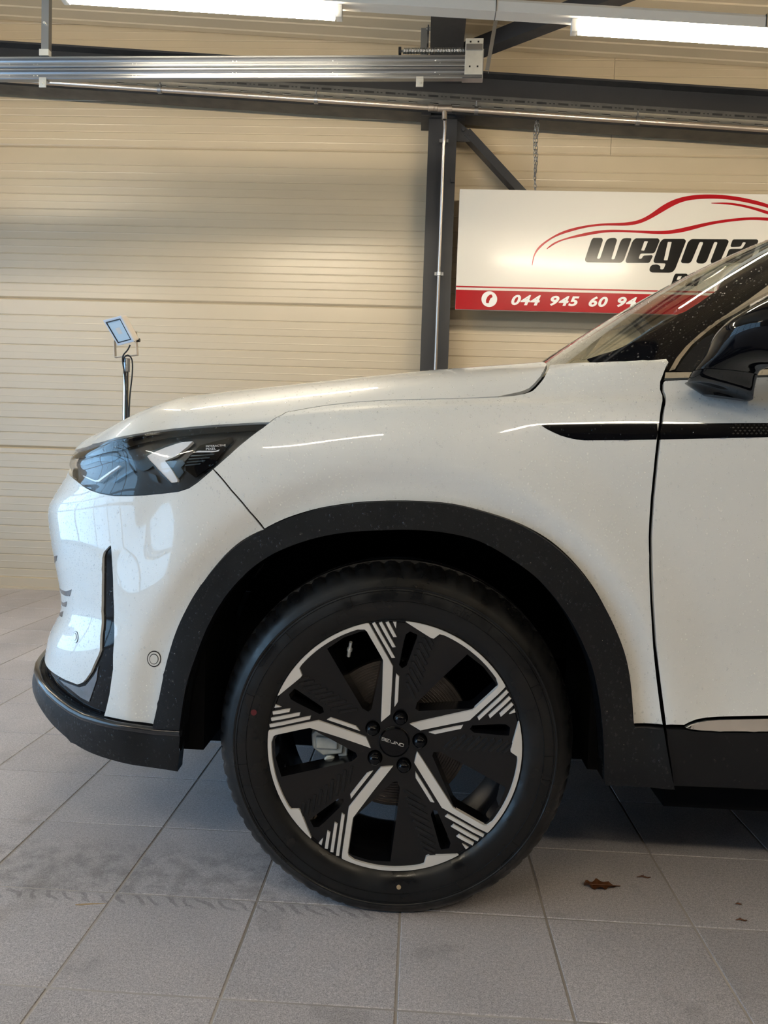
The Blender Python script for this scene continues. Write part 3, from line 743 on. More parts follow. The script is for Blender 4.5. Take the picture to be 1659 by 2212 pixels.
# ================================================================ SIGN
yS = 5.035
def sg(px, py): return at_y(px, py, yS)
p0 = sg(993, 408); p1 = sg(983.5, 668); sx0 = (p0[0]+p1[0])/2; szt = p0[2]; szb = p1[2]
sx1 = sx0+3.0
sign = thing('hanging_sign', 'white hanging sign board with red car outline and black lettering', 'sign', ((sx0+sx1)/2, yS, szb)); SO = np.array(sign.location)
so = lambda q: tuple(np.asarray(q)-SO)
MB().box(so((sx0, yS+.002, szb)), so((sx1, yS+.022, szt))).build('board', M['signwhite'], sign, bevel=.001)
zr1 = sg(1000, 626)[2]; zr2 = sg(1000, 617.5)[2]; zr3 = sg(1000, 620.5)[2]
MB().box(so((sx0+.0005, yS, szb+.001)), so((sx1-.001, yS+.003, zr1))).build('red_band', M['signred'], sign)
MB().box(so((sx0+.0005, yS, zr3)), so((sx1-.001, yS+.003, zr2))).build('red_line', M['signred'], sign)
def sign_shape(name, loops, m, h=.0012):
    L3 = [[(sg(*p)[0], sg(*p)[2]) for p in l] for l in loops]
    return flat_solid(name, L3, lambda u, v, d: so((u, yS+.002-d, v)), m, sign, depth=h)
def cr(x0, y0, k, pts): return [(x0+k*a, y0+k*b) for a, b in pts]
def round_corners(pts, r, n=3):
    out = []; m = len(pts)
    for i in range(m):
        p = np.array(pts[i], float); a = np.array(pts[i-1], float); b = np.array(pts[(i+1) % m], float)
        la, lb_ = np.hypot(*(a-p)), np.hypot(*(b-p)); q = min(r, la*.45, lb_*.45)
        A_, B_ = p+(a-p)/la*q, p+(b-p)/lb_*q
        for t in np.linspace(0, 1, n+1): out.append(tuple((1-t)**2*A_+2*t*(1-t)*p+t*t*B_))
    return out
def smooth_line(pts, n=6):
    p = np.array(pts, float); t = np.r_[0, np.cumsum(np.hypot(*np.diff(p, axis=0).T))]; fx, fy = spline(t, p[:, 0]), spline(t, p[:, 1])
    tt = np.unique(np.r_[np.linspace(0, t[-1], n*len(p))]); return list(zip(fx(tt), fy(tt)))
kS = .50030
def swoosh(up, lo): return sign_shape('car_outline', [cr(829, 380, kS, smooth_line(up)+smooth_line(lo)[::-1])], M['signred'])
swoosh([(640,385),(645,350),(665,310),(700,280),(760,245),(850,218),(950,205),(1050,200),(1100,190),(1150,165),(1200,130),(1260,100),(1330,84),(1420,80),(1500,86),(1580,100),(1659,122),(1800,175),(1900,190)],
       [(642,387),(655,338),(685,302),(740,264),(800,242),(870,224),(960,214),(1070,212),(1110,203),(1170,175),(1230,140),(1290,112),(1360,100),(1430,98),(1520,106),(1600,122),(1659,138),(1800,190),(1900,196)])
swoosh([(703,314),(720,298),(780,270),(860,248),(960,233),(1060,234),(1150,237),(1220,236),(1300,222),(1400,200),(1500,185),(1600,178),(1659,180),(1800,195)],
       [(705,316),(760,284),(850,262),(950,245),(1050,243),(1150,249),(1230,250),(1310,238),(1400,214),(1500,197),(1600,190),(1659,193),(1800,200)])
swoosh([(1415,116),(1500,116),(1580,130),(1659,152),(1780,200)], [(1415,118.5),(1500,125),(1580,141),(1659,166),(1778,206)])
kL = .252562
LET = [
 ([(165,133),(238,133),(248,152),(195,312),(222,312),(268,175),(283,147),(310,135),(352,133),(369,150),(318,318),(345,318),(395,170),(412,142),(440,135),(494,137),(425,328),(400,347),(110,342),(93,328),(97,305),(150,150)], []),
 ([(525,137),(722,138),(734,156),(693,255),(675,267),(568,268),(552,312),(578,313),(592,285),(668,281),(674,292),(645,348),(450,348),(440,332),(500,163)], [[(602,162),(634,162),(601,243),(574,241)]]),
 ([(762,142),(945,142),(959,160),(866,400),(846,424),(820,432),(665,430),(644,414),(650,383),(667,364),(715,360),(741,377),(735,402),(765,404),(786,352),(692,350),(678,333),(735,172)], [[(803,168),(836,168),(800,325),(768,325)]]),
 ([(1005,143),(1307,145),(1326,163),(1240,358),(1180,355),(1167,335),(1230,170),(1200,168),(1135,335),(1110,354),(1060,352),(1044,335),(1108,170),(1075,168),(1005,335),(985,352),(925,350),(914,335),(975,168)], []),
 ([(1358,146),(1567,146),(1578,160),(1500,350),(1300,348),(1287,330),(1325,235),(1340,227),(1438,226),(1473,172),(1443,170),(1428,208),(1345,212),(1339,200)], [[(1402,256),(1446,255),(1420,312),(1382,312)]]),
 ([(1640,150),(1810,152),(1825,168),(1745,356),(1690,356),(1745,174),(1712,173),(1645,352),(1548,352),(1605,178)], []),
]
for o_, hs in LET:
    sign_shape('letter', [cr(1240, 480, kL, round_corners(o_, 14))]+[cr(1240, 480, kL, round_corners(h, 6)) for h in hs], M['signblack'])
for o_, hs in (([(868,439),(963,439),(974,450),(932,545),(893,545),(908,512),(880,511),(864,545),(826,545),(855,460)], [[(890,462),(922,461),(906,492),(878,492)]]),
               ([(990,439),(1030,439),(997,520),(1022,521),(1055,439),(1098,439),(1052,546),(948,546)], [])):
    sign_shape('small_letter', [cr(1240, 480, kL, round_corners(o_, 8))]+[cr(1240, 480, kL, h) for h in hs], M['signblack'])
# phone mark and number on the red band
kP = .253165; cq = [(304+67*math.cos(t), 222+67*math.sin(t)) for t in np.linspace(0, 2*PI, 41)[:-1]]
sign_shape('phone_disc', [cr(980, 590, kP, cq)], M['white'], .003)
sign_shape('phone_handset', [cr(980, 590, kP, round_corners([(325,182),(333,206),(316,213),(303,238),(300,257),(276,256),(275,230),(289,200),(308,184)], 6))], M['signred'], .0042)
for body_, x0_, x1_, yb, yt in (('044', 490, 740, 273, 184), ('945', 820, 1070, 280, 192), ('60', 1150, 1313, 287, 197), ('94', 1392, 1560, 291, 202)):
    a = sg(980+kP*x0_, 590+kP*(yb-1)); b = sg(980+kP*x1_, 590+kP*(yb+3)); c = sg(980+kP*x0_, 590+kP*yt)
    text_fit('phone_number', body_, np.array(so((a[0], yS, a[2]))), (b[0]-a[0], 0, 0), (0, 0, c[2]-a[2]), M['white'], sign, shear=.28, offset=.034, depth=.0012, space=1.12)
# fine vinyl seam in the red band
q = sg(1405, 640); MB().box(so((q[0]-.0008, yS-.0006, szb+.06)), so((q[0]+.0008, yS+.001, zr1-.005))).build('vinyl_seam', M['white'], sign)
MB().box(so((sx0+.01, yS, szt-.016)), so((sx0+.016, yS+.004, szt-.010))).build('corner_screw', M['zinc'], sign)
# chains that carry the sign
def chain(x, z0, z1, label):
    c = thing('chain', label, 'chain', (x, yS+.012, z1)); lk = []
    a, b, r = .0100, .0072, .0025; pts = []
    for t in np.linspace(0, 2*PI, 17)[:-1]: pts.append((b*math.cos(t), 0, a*math.sin(t)+(.004 if math.sin(t) > 0 else -.004)))
    m = MB(); n = len(pts); k = 5; V = []
    for i in range(n):
        p = Vector(pts[i]); tg = (Vector(pts[(i+1) % n])-Vector(pts[i-1])).normalized(); u = Vector((0, 1, 0)); w = tg.cross(u)
        for j in range(k):
            an = 2*PI*j/k; V.append(p+u*math.cos(an)*r+w*math.sin(an)*r)
    m.add(V, [(i*k+j, i*k+(j+1) % k, ((i+1) % n)*k+(j+1) % k, ((i+1) % n)*k+j) for i in range(n) for j in range(k)], True); me = m.mesh('link', 0); me.materials.append(M['galv'])
    L = z0-z1; N_ = int(L/.0235)
    for i in range(N_+1):
        z = L-i*.0235
        o = link('link', me, None, c); o.location = (.003*math.sin(i*.7), 0, z); o.rotation_euler = (0, .12*math.sin(i*1.7), PI/2*(i % 2)+.3)
    for i in range(int(N_*.86)):                                     # the free end doubles back beside it
        o = link('link', me, None, c); o.location = (-.012-.006*math.sin(i*.35), -.006, L-.03-i*.0235*.97); o.rotation_euler = (0, .3*math.sin(i*2.3), PI/2*((i+1) % 2)+.5)
    return c
cz = sg(1163, 252); chain(cz[0], cz[2], szt-.01, 'steel chain holding up the sign beside the diagonal wall brace')
chain(sx1-(cz[0]-sx0), lp(sx1)[2]-.02, szt-.01, 'steel chain holding up the end of the sign away from the column')
# ================================================================ FLOODLIGHT ON A STAND
yF = 3.9
def fl_(px, py, dy=0): return at_y(px, py, yF+dy)
base_p = fl_(271, 900); fx = base_p[0]
fld = thing('work_floodlight', 'beige floodlight on a chrome stand behind the white car', 'floodlight', (fx, yF, 0)); FO = np.array((fx, yF, 0)); fo = lambda q: tuple(np.asarray(q)-FO)
ztop = fl_(271, 776)[2]
MB().tube([(0, 0, .25), (0, 0, at_y(272, 800, yF)[2]-.0)], .0155, 16).build('pole', M['chrome'], fld)
MB().tube([(.002, 0, at_y(272, 803, yF)[2]), (.002, 0, ztop+.004)], .0165, 16).build('pole_sleeve', M['galv'], fld)
for a in range(3):
    an = a*2*PI/3+.4; MB().tube([(0, 0, .42), (.42*math.cos(an), .42*math.sin(an), .012)], .011, 10).build('stand_leg', M['chrome'], fld)
MB().lathe([(.0, .36), (.03, .36), (.03, .46), (.0, .46)], (0, 0, 0), 'z', 16).build('stand_collar', M['satin'], fld)
# lamp head: a shallow box facing down to the left
c0 = fl_(221.5, 693); c1 = fl_(258, 682, .02); c2 = fl_(289, 738, .02); c3 = fl_(254, 747)   # front bezel corners
def fp(px, py, dy): return np.array(fo(fl_(px, py, dy)))
F4 = [fp(222, 692, .0), fp(260, 682, -.080), fp(289.5, 738, -.075), fp(254.5, 747, .005)]
ctr = sum(F4)/4; nf = np.cross(F4[1]-F4[0], F4[3]-F4[0]); nf /= np.linalg.norm(nf)
if nf[1] > 0: nf = -nf
bk_ = [p-nf*.042+(ctr-p)*.06 for p in F4]
MB().hexa([tuple(p) for p in bk_]+[tuple(p-nf*.004) for p in F4]).build('housing', M['floodbody'], fld, bevel=.006)
def ins(f, h): return [p+(ctr-p)*f+nf*h for p in F4]
def ringplate(o_, i_, h):
    mb = MB(); V = [tuple(p) for p in o_]+[tuple(p) for p in i_]+[tuple(p-nf*h) for p in o_]+[tuple(p-nf*h) for p in i_]
    for i in range(4):
        j = (i+1) % 4; mb.add(V, []) if i == 0 else None
        b = 0; mb.f += [(i, j, 4+j, 4+i), (8+i, 8+j, j, i), (4+i, 4+j, 12+j, 12+i)]; mb.smooth += [False]*3
    return mb
ringplate(F4, ins(.20, 0), .01).build('bezel', M['floodface'], fld, bevel=.002)
ringplate(ins(.18, .001), ins(.25, .001), .004).build('gasket', M['satin'], fld)
MB().add([tuple(p) for p in ins(.24, -.003)], [(0, 1, 2, 3)]).build('glass', M['floodglass'], fld)
q = ins(.76, -.002); MB().add([tuple(p) for p in q], [(0, 1, 2, 3)]).build('led_chip', M['floodbody'], fld)
# U bracket
mb = MB(); U = [fp(248, 737, .02), fp(249, 772, .02), fp(297, 767, .02), fp(293, 716, .02)]
for a, b in zip(U[:-1], U[1:]): mb.bar(tuple(a), tuple(b), .003 if abs((b-a)[2]) < .03 else .016, .03 if abs((b-a)[2]) < .03 else .003, up=(0, 1, 0))
mb = MB()
for a, b in zip(U[:-1], U[1:]):
    d = (b-a)/np.linalg.norm(b-a); w = np.array((0, .014, 0)); n_ = np.cross(d, (0, 1, 0))*.0016
    mb.hexa([tuple(a-d*.0016-w-n_), tuple(a-d*.0016+w-n_), tuple(a-d*.0016+w+n_), tuple(a-d*.0016-w+n_), tuple(b+d*.0016-w-n_), tuple(b+d*.0016+w-n_), tuple(b+d*.0016+w+n_), tuple(b+d*.0016-w+n_)])
mb.build('bracket', M['floodbody'], fld)
MB().tube([fp(291, 735, .02), fp(302, 735, .02)], .010, 12).build('knob', M['satin'], fld)
MB().tube([fp(290, 718, .02), fp(297, 717, .02)], .006, 10).build('bolt', M['zinc'], fld)
def cable(pts): return MB().tube(smooth3([np.array(p) for p in pts]), .0038, 8).build('cable', M['cable'], fld)
def smooth3(P, n=5):
    P = np.array(P); t = np.r_[0, np.cumsum(np.linalg.norm(np.diff(P, axis=0), axis=1))]; f = [spline(t, P[:, i]) for i in range(3)]; tt = np.linspace(0, t[-1], n*len(P))
    return [tuple(v) for v in np.stack([g(tt) for g in f], -1)]
cable([fp(281, 745, -.04), fp(275, 757, -.04), fp(266, 768, -.03), fp(265, 782, -.03), fp(268, 800, -.025), fp(270, 825, -.022), fp(274, 860, -.022), fp(277, 900, -.022), fp(277, 960, -.022)])
cable([fp(267, 782, -.02), fp(270, 770, -.03), fp(275, 767, -.03), fp(281, 770, -.025), fp(286, 785, -.02), fp(285, 815, -.02), fp(281, 850, -.02), fp(279, 890, -.022), fp(279, 960, -.022)])
# ================================================================ LITTER ON THE FLOOR
def leaf_obj():
    a = at_z(1262, 1913, .004); b = at_z(1336, 1914, .004); c = (a+b)/2; w = .5*np.linalg.norm(b-a)
    o = thing('fallen_leaf', 'brown fallen leaf on the tiles below the car sill', 'leaf', (c[0], c[1], 0))
    n = 14; V = []; F = []
    for i in range(n+1):
        t = i/n; hw = .45*w*math.sin(PI*t**.85)*(1+.12*math.sin(i*2.4)); x = -w+2*w*t*.93
        for k_, s in ((0, -1), (1, 0), (2, 1)): V.append((x, s*hw, .0035+.004*abs(s)*(1+math.sin(i*1.3))+.0015*math.sin(i)))
    for i in range(n): F += [(3*i, 3*i+1, 3*i+4, 3*i+3), (3*i+1, 3*i+2, 3*i+5, 3*i+4)]
    b_ = len(V); V += [(x, y, z-.0007) for x, y, z in V]; F += [tuple(q+b_ for q in f[::-1]) for f in F]
    MB().add(V, F, True).build('blade', M['leaf'], o)
    MB().tube([(-w*.9, 0, .006), (0, 0, .0065), (w*.8, .0, .006), (w*1.1, .004, .004)], .0011, 6).build('stalk', M['leaf'], o)
    return o
leaf_obj()
a = at_z(163, 1953, .003); b = at_z(230, 1948, .003)
st = thing('straw_stalk', 'pale dry straw stalk lying across a floor tile joint', 'straw', (a[0], a[1], 0))
v = b-a; MB().tube([(0, 0, .002), tuple(v*.5+np.array((0, .002, -.001))), tuple(v+np.array((0, 0, -.001)))], [.0012, .0022, .0009], 6).build('stem', M['straw'], st)
for px, py, w, lb_ in ((1391, 1897, .016, 'tiny dark twig scrap beside the brown fallen leaf'), (1596, 1955, .007, 'tiny red-brown crumb between two tile joints under the sill'), (1602, 1990, .012, 'small red-brown crumb touching the long tile joint')):
    p = at_z(px, py, 0); o = thing('crumb', lb_, 'debris', (p[0], p[1], 0)); V = []; n = 7
    mb = MB()
    mb.tube([(-w, 0, .002), (-w*.2, w*.25, .003), (w*.5, -w*.1, .0025), (w, w*.2, .0015)], [.0008, .002, .0016, .0006], 6); mb.tube([(0, 0, .0025), (w*.1, w*.8, .002)], [.0014, .0006], 5)
    mb.build('scrap', M['leaf'], o)
# ================================================================ THE CAR
car = thing('car', 'wet white suv with black wheel arch trim parked on the tiles', 'car', (WX, YC, 0)); CO = np.array((WX, YC, 0.))
class Surf:
    """a parametric sheet that can be met by a sight line"""
    def __init__(s, fn, s0, s1, k0, k1, ns, nk, ks, centre):
        s.fn = fn; s.ks = ks; s.centre = np.array(centre)
        s.S = np.linspace(s0, s1, ns); s.K = np.linspace(k0, k1, nk); s.ns, s.nk = ns, nk
        a, b = np.meshgrid(s.S, s.K, indexing='ij'); s.P = fn(a.ravel(), b.ravel()); s.UV = np.stack([a.ravel(), b.ravel()], -1)
        F = []
        for i in range(ns-1):
            for j in range(nk-1): q = i*nk+j; F.append((q, q+nk, q+nk+1, q+1))
        s.F = F; s.T = BVHTree.FromPolygons([tuple(p) for p in s.P], F); s.px = project(s.P)
    def hit(s, px, py):
        d = ray(px, py); r = s.T.ray_cast(Vector(CAM), Vector(d).normalized())
        if r[0] is None:
            e = np.hypot(*(s.px-np.array((px, py))).T); return tuple(s.UV[np.argmin(e)])
        f = s.F[r[2]]; p = np.array(r[0]); u0, k0 = s.UV[f[0]]; u1, k1 = s.UV[f[2]]
        x = np.array((u0, k0)); 
        x = np.array(((u0+u1)/2, (k0+k1)/2))
        for _ in range(3):                                           # refine by least squares
            q = s.fn([x[0]], [x[1]])[0]; e = 1e-4
            J = np.stack([(s.fn([x[0]+e], [x[1]])[0]-q)/e, (s.fn([x[0]], [x[1]+e])[0]-q)/e], -1)
            dx = np.linalg.lstsq(J, p-q, rcond=None)[0]; x = x+np.clip(dx, -.1, .1)
        return tuple(x)
    def hits(s, pts): return [s.hit(*p) for p in pts]
    def kz(s, u, z):
        ks = np.linspace(s.K[0], s.K[-1], 400); q = s.fn(np.full(400, u), ks)[:, 2]; return float(np.interp(z, np.maximum.accumulate(q), ks))
    def normal(s, u, k):
        e = 2e-3; a = s.fn(u+e, k)-s.fn(u-e, k); b = s.fn(u, k+e*8)-s.fn(u, k-e*8); n = np.cross(a, b)
        n /= np.maximum(np.linalg.norm(n, axis=1), 1e-12)[:, None]; p = s.fn(u, k)
        sg_ = np.sign(np.sum(n*(p-np.stack([np.clip(p[:, 0], s.centre[0], None), np.full(len(p), s.centre[1]), np.full(len(p), s.centre[2])], -1)), 1)); sg_[sg_ == 0] = 1
        return n*sg_[:, None]
BODY = Surf(body, S_END, 3.6, 0, NK-1, 420, 120, .062, (-.2, YC, .62))
GLASS = Surf(glass, G_END, 3.0, 0, GK-1, 200, 90, .085, (1.2, YC, 1.2))
DROPS, DROPS_DARK = [], []                                                           # (points, normals, count factor) gathered for the water
def panel(name, surf, poly, m, parent=None, off=0., thick=.010, shrink=.0016, grid=.020, mirror=None, holes=(), drop=.0012, label=None, wet=0., zs=None):
    parent = parent or car; ks = surf.ks
    P = np.array([(a, b*ks) for a, b in poly])
    if area2(P) < 0: P = P[::-1]
    P = resample(P, min(.012, grid)); P = inset(P, shrink) if shrink else P
    H = [resample(np.array([(a, b*ks) for a, b in h]), .012) for h in holes]
    ring = inset(P, .0045)
    lo, hi = P.min(0), P.max(0)
    gx, gy = np.meshgrid(np.arange(lo[0], hi[0], grid), np.arange(lo[1], hi[1], grid)); G = np.stack([gx.ravel(), gy.ravel()], -1)+RNG.uniform(-.0006, .0006, (gx.size, 2))
    far = inside(G, inset(P, .008)); G = G[far]
    if len(ring) : 
        ok = inside(ring, P); G = np.vstack([G, ring[ok]])
    for h in H: G = G[~inside(G, h)]
    v, f = cdt([P]+H, G)
    q = surf.fn(v[:, 0], v[:, 1]/ks); n = surf.normal(v[:, 0], v[:, 1]/ks)
    keys = {(round(a, 6), round(b, 6)) for a, b in P}; onb = np.array([(round(a, 6), round(b, 6)) in keys for a, b in v])
    q = q+n*off-n*(onb*drop)[:, None]
    # orientation
    t = q[f]; fn = np.cross(t[:, 1]-t[:, 0], t[:, 2]-t[:, 0]); w = np.sum(fn*n[f].mean(1), 1); f[w < 0] = f[w < 0][:, ::-1]
    V = [q]; F = [tuple(x) for x in f]; LN = [n[i] for x in F for i in x]; base_ = len(q)
    for l in [P]+H:                                                  # turned-in edge
        a = surf.fn(l[:, 0], l[:, 1]/ks); nn = surf.normal(l[:, 0], l[:, 1]/ks); top_ = a+nn*(off-drop); bot_ = a+nn*(off-thick); c = len(l)
        V += [top_, bot_]
        for i in range(c):
            j = (i+1) % c; x = (base_+i, base_+j, base_+c+j, base_+c+i); e = np.cross(top_[j]-top_[i], bot_[i]-top_[i]); e /= max(np.linalg.norm(e), 1e-12)
            F.append(x); LN += [e]*4
        base_ += 2*c
    V = np.vstack(V); LN = np.array(LN)
    if wet:
        (DROPS if m is M['paint'] else DROPS_DARK).append((q[f], n[f], wet, zs))
    def make(V, F, LN):
        me = bpy.data.meshes.new(name); me.from_pydata([tuple(p) for p in V-CO], [], F); me.materials.append(m)
        me.polygons.foreach_set('use_smooth', [True]*len(F)); me.update(); me.normals_split_custom_set([tuple(x) for x in LN]); o = link(name, me, None, parent)
        if label: o['label'] = label
        return o
    def flip(V, F, LN, shift):
        V2 = V.copy(); V2[:, 1] = 2*YC-V2[:, 1]; F2 = []; L2 = []; i = 0
        for x in F:
            F2.append(tuple(a+shift for a in x[::-1])); s_ = LN[i:i+len(x)][::-1].copy(); s_[:, 1] *= -1; L2.append(s_); i += len(x)
        return V2, F2, np.vstack(L2)
    if mirror == 'same':
        V2, F2, L2 = flip(V, F, LN, len(V)); return make(np.vstack([V, V2]), F+F2, np.vstack([LN, L2]))
    o = make(V, F, LN)
    if mirror == 'copy': make(*flip(V, F, LN, 0))
    return o
bh = BODY.hits; gh = GLASS.hits
# ---------------------------------------------------------------- lines read off the body
SEAM = bh([(459.5, 1013), (500, 1060), (540, 1107), (571, 1145)])
bhs = lambda P: bh(smooth_line(P, 3))
ARCH_O = bhs([(571,1144),(519,1172.6),(485,1203),(452.6,1242),(430,1274),(411,1308),(391,1352),(376,1398),(363,1450),(352,1505),(338,1567)])    # front half of the trim's outer edge, top to bottom
ARCH_T = bhs([(571,1144),(610,1124.5),(651.5,1109.6),(690,1099),(731,1091.7),(770,1086.5),(810.7,1083.8),(850,1082.6),(890,1083),(924,1084.4),(956.5,1087),(990,1092),(1022.8,1099.7),(1056,1109),(1089,1119.6),(1123,1133),(1155.4,1149.4),(1187,1169.5),(1215,1192.5),(1243,1221),(1268,1252),(1290,1285),(1308,1318.5),(1323,1350),(1334.5,1378),(1346,1413),(1354,1451),(1360,1505),(1364,1565)])
ARCH_I = bh([(390,1672),(391.5,1620)])+bhs([(394,1570),(403,1504),(414,1455),(429,1411),(446,1366),(466,1325),(492,1284),(519,1252),(551,1222),(585,1199),(625,1180),(665,1166),(704,1156),(744,1149.4),(784,1145.5),(824,1144),(865,1142.6),(903.5,1143.5),(938,1146),(970,1150.5),(998,1156),(1023,1163),(1053,1176),(1082.5,1192.5),(1117,1215),(1149,1239),(1181,1271),(1208.5,1305),(1230,1338),(1248,1371.5),(1263,1405),(1275,1438),(1284,1477),(1291,1517),(1296,1560),(1299,1604),(1302,1700)])
GAP_H = bh([(583,911),(617,889.5),(660,881.5),(700,875),(760,868),(829,863.5),(880,862),(929,861),(980,860),(1029,858),(1075,856),(1109,853),(1132,849),(1149,843),(1163,830),(1174,815),(1182,800),(1187,788)])
DOORL = bh([(1453,771.5),(1446,782),(1440,793),(1434,809),(1428,824),(1427.5,840),(1432.5,853),(1433,865),(1428.5,890),(1422,941),(1417,985),(1413,1025),(1408,1075),(1405,1120),(1403.5,1160),(1404,1200),(1405,1250),(1407,1300),(1410,1350),(1413,1400),(1418,1450),(1424,1500),(1433,1567)])
LAMP = bh([(150,1006),(155,1030),(168.5,1041),(187,1054),(215.5,1065),(248,1070.5),(280,1070.5),(313,1069),(350,1065.5),(385.5,1061),(407,1054),(425,1042),(459.5,1013),(495,981.5),(530,951),(566,924),(583,911)])
HOODL = bh([(583,911),(545,912.5),(512,914.5),(467,917),(422,920.5),(375,925),(328,931.5),(285,938.5),(241,948),(204,958),(170,969)])
TRIMR = bh([(238,1180),(241,1230),(243,1290),(244,1340),(244.5,1385),(242,1445),(234,1501),(223,1547)])
LOWT = bh([(223,1548),(260,1556),(300,1562),(338,1567.5),(394,1571)])
LOWF = bh([(223,1548),(190,1539),(164,1526),(141,1510),(118,1491),(100,1470)])
GRL = bh([(236,1181),(224,1194),(221,1206),(220,1263),(218.5,1320),(217,1371),(216,1405),(212,1417),(196,1453),(185,1469),(177,1477),(166,1480.5),(141,1471),(113,1454)])
kfl = LOWF[-1][1]; kg = GRL[-1][1]; E_ = S_END
# ---------------------------------------------------------------- painted panels
panel('front_fender', BODY, LAMP[12:]+GAP_H[1:]+bh([(1230,784),(1290,781.5),(1350,779),(1400,777),(1440,774.5)])+DOORL[1:]+[ARCH_T[-1]]+ARCH_T[::-1][1:]+SEAM[::-1][1:-1], M['paint'], mirror='copy', grid=.016, wet=1.)
hood = bh([(1182,786),(1177,797),(1169,811),(1157,826),(1144,838),(1128,845),(1105,850)])+GAP_H[:-7][::-1]+HOODL[1:]+[(E_, HOODL[-1][1]), (E_, 13), (E_, 14.5), (E_, NK-1)]+[(s_, NK-1) for s_ in np.linspace(E_, .16, 12)[1:]]+[(.22, 15.8), (.27, 15)]
panel('hood', BODY, hood, M['paint'], mirror='same', grid=.022, shrink=.0012, wet=.25)
bump = SEAM+ARCH_O[1:]+LOWT[:-1][::-1][0:1]+LOWT[:-1][::-1][1:]+TRIMR[::-1][1:]+GRL+[(E_, kg)]+[(E_, k_) for k_ in np.linspace(kg, LAMP[0][1]-.2, 6)[1:]]+[(LAMP[0][0]-.10, LAMP[0][1]-.2)]+LAMP[1:12]
panel('front_bumper', BODY, bump, M['paint'], mirror='same', grid=.016, wet=1.)
# front door: the part beyond the picture runs on to the B pillar
kz = BODY.kz; sB = 1.42; zb = 1.108
door = [(a+.004, b) for a, b in DOORL[3:]]
cb = bh([(1450,1567.5),(1479,1568),(1490,1562),(1504,1556.5),(1525,1552.5),(1554,1550.5),(1605,1549),(1659,1548)])
belt = bh([(1659,812),(1560,815),(1490,818),(1437,820)])
dpoly = belt+door[1:]+cb+[(sB, kz(sB, .445)), (sB, kz(sB, .7)), (sB+.01, kz(sB, .95)), (sB, belt[0][1])]
panel('front_door', BODY, dpoly, M['paint'], mirror='copy', grid=.018, wet=.7)
rd = [(sB+.006, belt[0][1]), (sB+.016, kz(sB, .95)), (sB+.006, kz(sB, .7)), (sB+.006, kz(sB, .445))]+[(2.22, kz(2.2, .445)), (2.26, kz(2.2, .6)), (2.38, kz(2.2, .75)), (2.55, kz(2.4, .84)), (2.55, belt[0][1])]
panel('rear_door', BODY, rd, M['paint'], mirror='copy', grid=.03)
rq = [(2.556, belt[0][1]), (2.556, kz(2.4, .845)), (2.70, kz(2.6, .85)), (2.90, kz(2.7, .82)), (3.10, kz(3, .72)), (3.22, kz(3, .55)), (3.25, kz(3, .40)), (3.58, kz(3, .40)), (3.58, belt[0][1])]
panel('rear_quarter', BODY, rq, M['paint'], mirror='copy', grid=.03)
gap_shade = [(a-.0, b-.9) for a, b in GAP_H]+[(a+.02, b+.8) for a, b in GAP_H[::-1]]  # black sheets added under the panel gaps, standing in for their shade
panel('hood_gap_shade', BODY, gap_shade, M['well'], off=-.016, thick=.004, mirror='copy', grid=.02, shrink=0, drop=0)
panel('door_gap_shade', BODY, [(a-.03, b) for a, b in DOORL]+[(a+.035, b) for a, b in DOORL[::-1]], M['well'], off=-.018, thick=.004, mirror='copy', grid=.02, shrink=0, drop=0)  # added black sheet that darkens the door gap
panel('bumper_gap_shade', BODY, [(a-.025, b) for a, b in SEAM]+[(a+.025, b) for a, b in SEAM[::-1]], M['well'], off=-.012, thick=.004, mirror='copy', grid=.02, shrink=0, drop=0)  # added black sheet that darkens the seam between bumper and fender
# ---------------------------------------------------------------- black cladding
arch = ARCH_I[2:-1]+[ARCH_I[-1]]+bh([(1340,1699),(1400,1698),(1449,1697)])+bh([(1444,1650),(1438,1610),(1433,1571),(1366,1568)])+ARCH_T[::-1][1:]+ARCH_O[1:-1]+[LOWT[-2]]+[LOWT[-1]]
panel('wheel_arch_trim', BODY, arch, M['plastic'], off=.020, thick=.05, mirror='copy', grid=.016, drop=.003, shrink=0, wet=1.3)
sill = bh([(1437,1571),(1460,1572),(1479,1573),(1500,1577),(1560,1579),(1659,1580)])+[(sB, kz(sB, .42)), (2.22, kz(2.2, .42)), (2.22, .25), (1.5, .25), (.9, .25)]+bh([(1659,1712),(1560,1709),(1453,1698),(1447,1650),(1441,1610)])
panel('sill_trim', BODY, sill, M['plastic'], off=.008, thick=.03, mirror='copy', grid=.02, drop=.002, wet=.2)
low = LOWT+bh([(393,1620),(391,1672)])+[(s_, .02) for s_ in np.linspace(-.50, E_, 26)]+[(E_, kfl)]+LOWF[::-1][:-1]
panel('lower_bumper', BODY, low, M['plastic'], off=.012, thick=.03, mirror='same', grid=.016, drop=.004, wet=.9)
lipn = LOWT[::-1]+LOWF[1:]+[(LOWF[-1][0]+(E_-LOWF[-1][0])*t, kfl) for t in np.linspace(.1, 1, 14)]; lu, lk = np.array([a for a, b in lipn]), np.array([b for a, b in lipn])-.10
lipc = body(lu, lk)+BODY.normal(lu, lk)*.0085; lipc = np.vstack([lipc, np.stack([lipc[:, 0], 2*YC-lipc[:, 1], lipc[:, 2]], -1)[::-1][1:]])
MB().tube([tuple(p-CO) for p in lipc], .0085, 12).build('bumper_lip', M['lip'], car)
trim = TRIMR+LOWF[1:]+[(E_, kfl), (E_, kg)]+GRL[::-1]
panel('bumper_intake', BODY, trim, M['gloss'], off=-.007, thick=.02, mirror='same', grid=.014, shrink=-.004, drop=0, wet=.8)
